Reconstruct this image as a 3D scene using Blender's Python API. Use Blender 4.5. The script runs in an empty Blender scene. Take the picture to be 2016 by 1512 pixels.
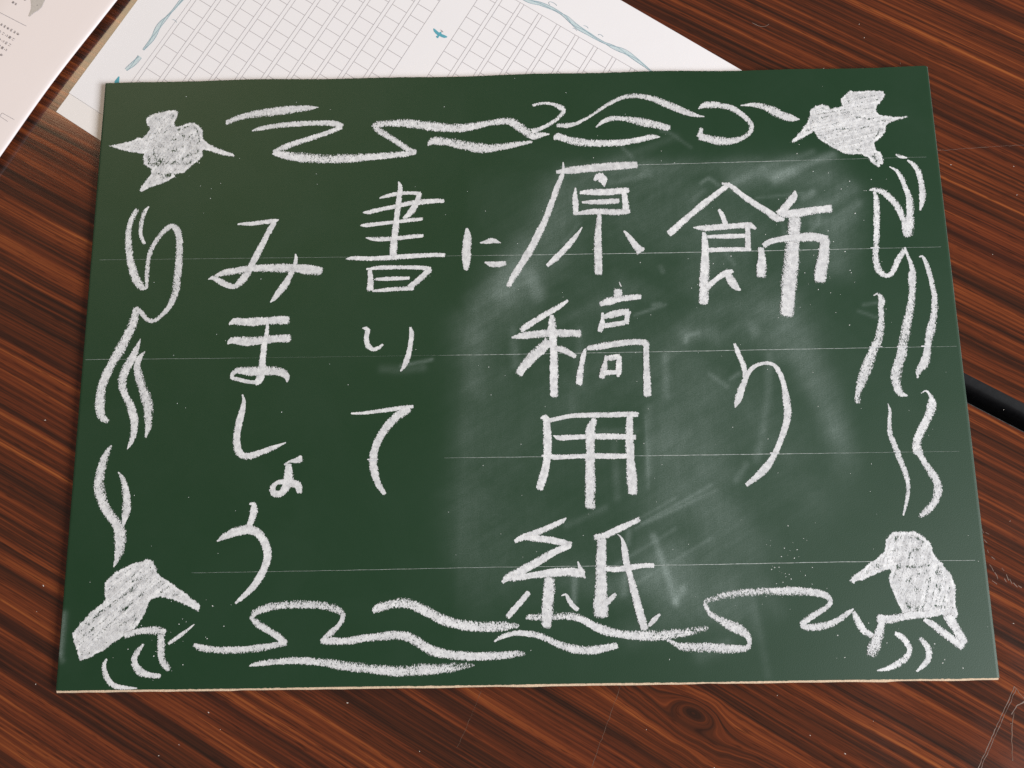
import bpy, math, random
import numpy as np
from mathutils import Matrix, Vector
random.seed(7)
rng = np.random.default_rng(11)
scene = bpy.context.scene
COL = scene.collection
MM = 0.001

# ------------------------------------------------------------------ camera
BOARD_TOP = 4.2                       # mm above the table top
cam_data = bpy.data.cameras.new('camera')
cam_data.sensor_width = 36.0
cam_data.lens = 36.0 * 1650.0 / 2016.0
cam_data.clip_start = 0.01
cam_data.clip_end = 50.0
cam = bpy.data.objects.new('camera', cam_data)
COL.objects.link(cam)
Rw2c = Matrix(((0.9998086, -0.0151942, -0.0123256), (0.0172187, 0.9824786, 0.1855786), (0.0092899, -0.1857553, 0.9825521)))
cam.matrix_world = Matrix.Translation((-0.06 * MM, -86.23 * MM, (391.79 + BOARD_TOP) * MM)) @ Rw2c.transposed().to_4x4()
scene.camera = cam

# ------------------------------------------------------------------ world, lamps, exposure
world = bpy.data.worlds.new('World')
scene.world = world
world.use_nodes = True
bg = world.node_tree.nodes['Background']
bg.inputs['Color'].default_value = (1.0, 0.93, 0.88, 1)
bg.inputs['Strength'].default_value = 0.17

def area(name, loc, target, sx, sy, power, color):
    d = bpy.data.lights.new(name, 'AREA')
    d.shape = 'RECTANGLE'; d.size = sx; d.size_y = sy
    d.energy = power; d.color = color
    o = bpy.data.objects.new(name, d)
    COL.objects.link(o)
    o.location = loc
    o.rotation_euler = (Vector(target) - Vector(loc)).to_track_quat('-Z', 'Y').to_euler()
    return o
area('window_light', (2.0, -0.92, 1.5), (0.0, 0.0, 0.0), 1.3, 1.0, 108.0, (0.94, 0.97, 1.0))
area('ceiling_light', (-1.62, 2.3, 2.3), (-1.3, 1.9, 0.0), 1.1, 1.3, 44.0, (1.0, 0.78, 0.50))

scene.view_settings.view_transform = 'Standard'
scene.view_settings.look = 'None'
scene.view_settings.gamma = 1.0
scene.view_settings.exposure = 0.0
scene.view_settings.use_curve_mapping = False
scene.cycles.transparent_max_bounces = 32
scene.cycles.max_bounces = 8
scene.cycles.use_denoising = False

# ------------------------------------------------------------------ traced drawing, millimetres on the board (x right, y away)
WAVES = [
[[(-146.73,125.42,2.57,1),(-140.68,127.95,3.09,1),(-132.02,129.82,3.6,1),(-122.81,131.01,3.86,1),(-113.59,131.92,3.6,1),(-105.9,132.58,2.83,1),(-100.25,132.85,0.51,1)]],
[[(-133.43,120.61,0.51,1),(-130.14,121.64,2.05,1),(-122.51,122.96,2.56,1),(-112.29,123.85,2.46,1),(-102.06,124.18,2.46,1),(-91.8,123.68,3.07,1),(-88.18,122.05,3.07,1)],[(-88.18,122.05,3.07,1),(-91.71,120.09,2.56,1),(-101.83,116.46,2.55,1),(-111.94,113.11,2.81,1),(-119.47,109.99,3.06,1),(-121.72,108.68,3.06,1)],[(-121.72,108.68,3.06,1),(-114.26,106.61,4.07,1),(-104.05,105.31,4.58,0.85),(-93.88,104.66,4.32,0.85),(-81.19,104.83,4.06,0.9),(-71.05,105.43,3.81,1),(-60.92,106.03,3.3,1),(-52.81,106.94,3.04,1),(-50.53,107.44,2.54,1)],[(-50.53,107.44,2.54,1),(-52.81,108.03,2.54,1),(-58.44,111.97,2.8,1),(-65.11,116.77,3.06,0.9),(-70.26,120.18,3.07,1)],[(-70.26,120.18,3.07,1),(-71.05,121.85,3.58,0.9),(-66.21,123.23,3.58,0.9),(-58.55,123.23,3.83,0.9),(-55.21,123.2,3.83,0.9),(-44.99,121.6,4.34,0.85),(-34.78,120.28,4.33,0.85),(-27.14,120,4.08,0.9),(-19.49,121.05,3.57,1),(-11.83,122.53,3.31,1),(-4.17,123.19,3.82,0.9),(-1.13,122.3,4.08,1),(2.39,119.47,4.32,1),(5.9,116.65,4.57,1),(8.91,114.67,3.55,1),(12.99,115.4,2.54,1),(16.8,115.76,1.02,1)]],
[[(8.45,117.15,3.05,1),(12.55,118.7,2.03,1),(17.7,121.34,1.93,1),(22.38,125.1,2.04,1),(24.5,128.37,2.55,1),(23.01,130.07,3.06,1),(19.48,131.81,1.79,1),(15.41,132.57,1.43,1),(11.82,132.26,1.43,1),(8.99,131.48,1.12,1)]],
[[(-44.19,110.89,1.02,1),(-41.91,113.03,3.56,1),(-34.79,112.6,4.32,0.9),(-27.18,110.8,4.82,0.9),(-17.04,108.67,4.56,0.9),(-6.9,109.27,3.55,1),(2.25,110.82,2.53,1),(8.09,111.68,1.27,0.8)]],
[[(21.24,120.44,2.03,0.9),(25.3,120.08,2.29,1),(30.41,121.06,1.78,1),(36.61,124.24,1.63,1),(41.82,127.71,1.63,1),(48.37,132,1.94,1),(55.64,135.18,2.3,1),(62.3,135.59,2.55,1),(68.38,134.34,2.81,1),(75.39,131.41,3.31,1),(82.34,127.93,3.56,0.9),(88.31,125.31,3.05,1),(92.3,123.96,1.52,1),(95.32,123.5,0.51,1)]],
[[(40.77,118.92,0.76,1),(44.43,121.86,2.03,1),(49.07,123.52,2.54,1),(55.66,122.99,3.05,1),(62.71,121.46,3.81,0.9),(70.25,119.65,3.8,0.9),(75.25,118.17,3.55,1),(77.24,117.58,3.04,1)]],
[[(19.53,112.8,1.52,0.8),(20.84,114.14,3.55,1),(26.86,112.1,3.8,1),(34.42,110.57,3.79,0.9),(41.99,110.14,3.29,1),(52.11,110.19,3.28,1),(62.28,111.61,2.78,1),(68.93,113.1,2.53,1),(72.46,112.86,0.76,0.8)]],
[[(92.77,127.87,0.61,1),(95.67,129.57,3.05,1),(99.76,129.93,3.81,0.85),(104.8,129.1,3.05,0.9),(109.79,127.6,2.79,1),(113.67,124.76,2.79,1),(116.99,121.38,2.78,1),(118.79,118.05,2.43,1),(118.07,114.78,2.12,1),(115.38,112.38,2.02,1),(111.22,110.56,2.52,1),(106.13,109.85,3.53,1),(100.12,110.53,4.29,0.9),(95.65,111.71,3.53,1),(92.67,112.7,3.53,1)],[(92.67,112.7,3.53,1),(93.07,115.32,2.27,1),(93.42,116.95,1.92,1)]],
[[(114.21,129.16,0.76,1),(119.07,129.5,1.78,1),(124.09,128.67,2.79,0.9),(129.03,126.63,3.8,0.9),(133.89,123.76,4.3,0.85),(138.8,121.73,3.54,0.9),(143.04,120.92,0.61,1)]],
[[(189.56,100.91,0.87,0.8),(191.61,99.79,1.73,1),(194.79,99.07,0.65,1)]],
[[(194.86,97.66,0.86,1),(197.27,95.84,1.94,1),(199.31,92.55,2.59,1),(200.12,87.9,2.67,1),(200.49,83.28,2.92,1),(200.35,79.15,3,1),(199.67,75.5,2.35,1),(198.38,71.42,0.85,1)]],
[[(185.67,94.46,0.52,1),(188.72,92.54,1.51,1),(190.91,88.55,2.15,1),(192.33,83.45,2.58,1),(193.58,78.83,3.22,1),(193.75,74.25,3.64,0.9),(193.28,69.71,3.42,0.9),(192.25,63.83,4.26,0.9),(190.94,59.34,4.67,0.8),(190.38,58,2.55,0.6)]],
[[(174.59,82.53,0.86,1),(176.97,82.62,1.72,1),(180.72,81.39,3.01,0.85),(184.27,78.1,3.43,0.9),(187.29,73.93,3.42,0.9),(188.97,69.34,3.2,0.9),(190.05,65.23,2.98,1),(189.89,61.62,2.98,1)]],
[[(176.86,81.47,1.29,1),(177.41,78.24,2.36,1),(177.19,72.31,2.78,1),(176.54,65.5,2.99,1),(175.76,58.74,2.98,1),(175.12,53.37,2.97,0.85),(174.48,49.8,3.18,1),(174.44,44.9,3.17,1),(175.49,40.44,2.95,1),(178.23,38.18,2.32,1),(180.82,38.79,2.11,1),(183.34,42.95,2.32,1),(185.9,47.35,2.54,1),(188.59,50.86,2.12,0.85)]],
[[(188.93,52.2,1.06,1),(189.51,49.51,1.48,1),(190.74,45.03,1.9,1),(191.55,40.57,2.74,1),(191.08,38.56,3.3,1),(190.76,35.52,3.39,1),(190.03,28.44,3.38,0.9),(188.29,20.92,3.61,0.9),(186.18,14.45,4.08,0.9),(184.27,7.53,4.31,0.8),(182.91,3.6,4.06,0.75),(182.32,0.16,4.53,1),(180.01,-6.18,4.76,0.85),(178.34,-11.03,4.51,0.9),(178.09,-15.89,4.03,0.9),(179.6,-19.78,3.31,1),(182.55,-21.04,0.71,1)]],
[[(195.43,47.38,0.63,1),(196.93,47.58,1.27,1),(198.29,44.43,1.9,1),(199.13,40.43,2.32,1),(199.92,35.99,2.31,1),(200.31,31.78,2.42,1),(200.74,26.72,2.65,1),(200.09,21.7,3.13,1),(198.87,16.22,3.6,0.9),(197.03,10.27,4.07,0.8),(195.6,5.84,3.59,0.85),(194.75,2.4,2.86,1),(193.85,-1.52,3.57,1),(191.67,-6.39,4.04,1),(189.22,-9.27,2.85,1),(188.32,-12.42,0.95,1)]],
[[(171.61,28.28,0.58,0.8),(173.4,29.26,1.21,0.8),(175.04,26.2,2.9,1),(174.46,22.68,2.41,1),(174.22,17.67,2.41,1),(173.49,12.7,3.36,0.9),(171.68,6.27,4.07,0.75),(169.38,2.36,4.06,0.9),(167.63,-1.05,3.82,0.9),(164.93,-6.89,4.52,1),(161.92,-13.66,4.27,0.9),(159.77,-18.96,2.84,0.8),(158.83,-24,2.13,0.6)]],
[[(173.14,-24.66,0.38,1),(173.73,-28.27,1.32,1),(173.02,-33.05,1.65,1),(172.74,-38.28,2.11,1),(173.82,-43.04,2.34,1),(175.06,-47.07,2.57,1),(176.43,-52.03,2.56,1),(178,-57.2,2.79,1),(178.69,-61.87,2.09,1),(178.17,-66.95,1.76,1),(176.73,-72,1.48,1),(175.11,-76.57,0.69,1)]],
[[(189.24,-19.97,0.38,1),(191.63,-18.85,0.85,1),(193.3,-20.91,1.65,0.85),(193.94,-23.82,3.07,1),(192.71,-28.6,3.77,0.9),(190.09,-33.34,3.76,1),(186.95,-38.52,3.98,0.9),(184.82,-43.22,3.98,0.85),(184.63,-47.23,3.97,1)],[(184.63,-47.23,3.97,1),(185.63,-48.89,2.8,1),(187.93,-53.62,2.79,1),(190.68,-58.34,3.25,0.9),(192.26,-63.01,3.71,0.9),(191.81,-67.17,3.7,0.9),(189.23,-71.74,3.23,1),(185.61,-75.36,2.99,0.8),(182.17,-77.36,1.38,0.6)]],
[[(148.45,-119.48,1.79,1),(149.9,-123.23,3.07,1),(151.88,-126.73,3.31,1),(154.22,-128.98,3.06,1),(157.15,-130.25,2.54,1)]],
[[(166.21,-128.9,1.78,1),(168.85,-130.41,2.29,1),(171.1,-133.4,2.54,1),(171.91,-136.35,2.28,1),(169.99,-139.25,2.53,1),(165.65,-142.12,2.78,1),(160.9,-144,2.02,1),(156.69,-144.67,0.61,1)]],
[[(177.17,-131.27,2.03,1),(179.19,-133.75,2.28,1),(180.37,-136.95,2.53,1),(179.81,-139.88,2.28,1),(177.22,-142.76,2.02,1),(174.19,-145.15,1.01,1)]],
[[(148.52,-117.98,0.71,1),(145.74,-119.88,2.13,1),(141.21,-122.81,2.37,1),(136.3,-124.81,2.6,1),(131.02,-125.56,2.84,1),(126.28,-125.59,2.84,1),(124.72,-124.42,2.61,1)],[(124.72,-124.42,2.61,1),(128,-121.93,2.37,1),(131.98,-119.69,2.37,1),(135.97,-117.43,2.38,1),(138.31,-115.15,2.38,1),(137.79,-112.83,2.62,1),(135.05,-111.39,3.1,1),(128,-110.13,3.1,1),(119.43,-109.77,3.34,0.85),(109.86,-109.87,3.34,0.75),(100.28,-110.19,3.11,0.65),(90.64,-111.45,2.87,0.55),(85.78,-112.78,2.86,0.55),(82.37,-113.89,2.15,0.6),(82.47,-116.21,1.91,0.8),(84.42,-119.47,2.38,0.8),(88.09,-121.83,2.85,0.8),(92.7,-124.2,4.03,0.8),(97.29,-126.56,4.03,0.75),(100.42,-129.35,2.84,0.9),(100.95,-132.09,1.89,1),(99.63,-134.12,2.36,0.9),(93.93,-134.5,3.31,0.85),(84.51,-133.92,3.54,0.85),(77.44,-133.59,3.78,0.85),(70.36,-133.27,3.31,0.85),(66.65,-131.62,1.89,1),(64.12,-130.21,1.18,1)]],
[[(1.08,-119.45,1.94,0.6),(3.99,-119.49,2.91,0.75),(10.31,-119.35,3.16,0.6),(17.6,-119.22,3.15,0.65),(22.44,-119.52,3.15,0.75),(26.29,-120.75,2.91,1),(30.1,-122.91,3.15,1),(34.38,-125.07,3.63,1),(39.16,-126.54,3.62,1),(46.36,-127.8,3.62,0.9),(53.58,-128.14,4.1,0.85),(60.81,-128.24,4.1,0.8),(68.09,-127.41,4.1,0.7),(74.98,-126.7,3.32,0.65),(79.3,-125.85,2.61,0.5),(82.66,-125.2,1.9,0.35)]],
[[(-13.38,-129.77,0.73,1),(-10.21,-127.95,1.84,1),(-4.38,-126.4,2.18,1),(1.91,-126.63,2.42,1),(7.69,-127.97,2.66,1),(13.43,-130.6,2.9,1),(19.64,-133.01,3.37,1),(25.39,-134.11,3.61,1),(31.66,-134.1,3.37,1),(36.5,-133.24,3.13,1),(41.35,-132.38,2.89,0.8)]],
[[(-68.29,-115.96,1.92,0.85),(-66.14,-114.6,3.61,0.85),(-61.35,-113.27,3.85,0.75),(-55.58,-112.42,4.09,0.75),(-50.77,-113.19,4.09,0.85),(-45.95,-115.35,4.08,1),(-41.62,-117.5,3.84,1),(-36.34,-120.12,4.31,1),(-30.12,-122.06,4.07,0.9),(-22.96,-123.08,4.3,0.8),(-15.79,-123.41,4.3,0.75),(-8.62,-123.28,3.58,0.65),(-2.65,-123.13,1.91,0.45)]],
[[(-148.93,-129.61,1.92,1),(-146.23,-130.79,2.64,1),(-139.48,-131.71,2.87,1),(-129.89,-132.03,2.87,1),(-120.35,-131.38,2.87,0.9),(-113.22,-130.33,2.63,0.9),(-107.52,-129.26,2.39,1)],[(-107.52,-129.26,2.39,1),(-110.97,-126.46,2.88,1),(-116.86,-122.92,2.98,0.9),(-121.3,-120.08,2.89,0.9),(-123.57,-117.73,2.17,1)],[(-123.57,-117.73,2.17,1),(-122.2,-115.89,2.89,0.9),(-118.17,-114.09,2.9,0.9),(-111.47,-112.78,3.14,0.85),(-104.25,-112.33,3.28,0.8),(-97.01,-112.52,3.38,0.8),(-89.76,-113.33,3.37,0.8),(-84.42,-115.03,3.13,0.8),(-81.97,-116.93,2.41,0.8),(-82.39,-119.7,2.02,1),(-84.24,-122.45,2.4,1),(-87.53,-125.4,2.87,0.9),(-91.27,-128.8,1.91,1)],[(-91.27,-128.8,1.91,1),(-86.97,-128.63,3.11,1),(-79.79,-128.73,3.11,0.9),(-72.64,-127.68,3.11,0.9),(-63.09,-126.89,3.35,0.9),(-59.28,-126.49,3.59,0.9),(-53.54,-127.03,3.58,1),(-49.22,-128.92,3.82,1),(-44.92,-131.73,4.05,1),(-39.67,-134.08,3.81,1),(-33.49,-135.31,3.57,1),(-25.42,-136.01,3.56,1),(-15.92,-136.14,3.32,0.9),(-8.8,-135.87,3.08,0.85),(-3.09,-135.27,2.61,0.65),(-0.01,-135.31,1.66,0.4)]],
[[(-123.62,-138.86,0.57,1),(-121.02,-138.22,1.67,1),(-116.28,-137.6,2.15,0.9),(-110.58,-137.13,2.62,0.9),(-103.44,-136.86,2.86,1),(-96.28,-137.19,3.1,1),(-89.11,-137.97,3.57,0.9),(-81.95,-139.2,3.57,0.9),(-72.42,-140.46,3.8,0.9),(-62.14,-141.51,4.03,0.9),(-56.25,-142.04,4.27,0.8),(-49.14,-141.68,4.27,0.7),(-42.03,-141.32,4.03,0.8),(-34.92,-140.97,3.79,0.7),(-27.81,-140.16,2.61,0.45),(-23.07,-139.77,1.42,0.3)]],
[[(-149.48,-120.46,0.39,1),(-152.98,-123.32,1.37,1),(-156.73,-126.08,1.71,1),(-160.71,-128.74,1.22,1)]],
[[(-171.92,-128.91,0.73,1),(-174.4,-131.91,2.19,1),(-175.88,-135.14,2.68,1),(-174.93,-138.4,2.92,1),(-171.83,-141.21,3.15,1),(-167.38,-142.42,2.42,1),(-163.73,-142.7,1.94,1)]],
[[(-188.28,-135.2,0.97,0.7),(-189.34,-137.27,1.7,1),(-188.85,-140.52,2.19,1),(-186.88,-144.23,2.42,1),(-183.54,-146.8,2.18,1),(-178.65,-147.56,1.45,1),(-173.8,-147.76,0.58,1)]],
[[(-193.23,-38.38,1.34,0.45),(-195.01,-41.47,2.45,1),(-196.46,-45.88,3.56,0.9),(-197.42,-50.73,4.22,0.9),(-197.68,-56,4.43,0.8),(-196.62,-61.26,4.42,0.9),(-194.2,-66.96,4.19,1),(-190.77,-71.77,3.96,0.9),(-187.38,-76.13,4.39,1),(-185.91,-81.3,4.81,0.85),(-185.79,-86,4.15,0.85),(-186.76,-90.66,2.83,1),(-188,-94.45,0.65,1)]],
[[(-188.97,-51.08,0.67,1),(-186.74,-54.42,2.22,1),(-185.32,-58.82,3.1,1),(-184.2,-64.07,3.75,0.9),(-183.98,-68.42,3.52,0.9),(-184.55,-72.73,2.42,1),(-185.21,-75.74,1.32,1)]],
[[(-186.53,28.43,2.3,1),(-186.5,24.65,3.68,0.9),(-187.52,19.48,3.9,0.9),(-190.27,12.97,3.89,1),(-193.42,6.03,4.1,0.85),(-196.2,0.52,4.09,0.9),(-198.51,-4.97,4.08,1),(-200.1,-10.9,4.3,0.9),(-200.32,-16.83,4.29,0.9),(-199.98,-21.37,4.28,1),(-198.58,-25.02,3.6,1),(-195.74,-26.87,1.8,1)]],
[[(-183.06,13.07,0.46,1),(-184.3,9.13,2.28,1),(-186.22,4.05,3.42,1),(-188.83,-0.99,3.86,0.9),(-190.28,-6.03,4.08,0.85),(-189.95,-10.62,4.07,0.85),(-188.3,-14.76,3.16,0.9),(-185.73,-19.35,3.38,1),(-183.81,-24.36,3.6,1),(-183.02,-29.33,3.36,1),(-183.35,-34.26,2.68,1),(-184.63,-38.26,1.56,1),(-185.62,-40.11,0.54,1)]],
[[(-180.49,6.73,0.55,1),(-182.39,4.44,2.05,1),(-183.7,0.3,2.95,1),(-182.7,-4.33,3.4,0.9),(-180.74,-9.87,3.85,0.85),(-178.31,-15.85,4.29,0.9),(-176.86,-20.87,4.27,1),(-176.5,-26.29,3.59,1),(-176.43,-30.79,2.69,1),(-177.28,-34.81,0.89,1)]],
[[(-189.27,79.33,2.12,1),(-191.52,74.42,2.82,1),(-192.51,68.53,2.91,1),(-192.09,61.17,2.9,0.9),(-190.79,53.84,3.17,1),(-188.95,47.52,3.48,1),(-186.24,41.69,3.71,1),(-183.04,38.75,2.31,1),(-181.66,38.97,1.39,1)],[(-181.66,38.97,1.39,1),(-181.92,46.42,2.09,1),(-181.7,53.66,2.24,1),(-180.42,58.99,2.33,1),(-177.73,64.31,2.34,0.9),(-174.26,68.65,2.58,0.9),(-171.34,70.56,2.35,1),(-168.64,68.54,3.05,1),(-167.21,64.1,3.18,1),(-166.72,58.23,3.26,0.9),(-166.67,50.95,3.49,0.9),(-166.94,43.72,3.47,1),(-167.43,36.54,3.46,0.85),(-169.37,30.39,2.99,1),(-172.95,25.25,2.3,1),(-177.34,22.02,2.07,1),(-180.61,23.03,2.07,1),(-183.59,26.39,2.07,1),(-186.28,28.81,1.84,1)]],
[[(-183.5,80.95,0.71,1),(-185.2,78.25,1.88,1),(-186.31,73.82,1.88,1),(-186.69,68.9,1.97,1),(-185.95,64.96,1.97,1),(-184.32,61.5,1.64,1)]]
]
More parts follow.
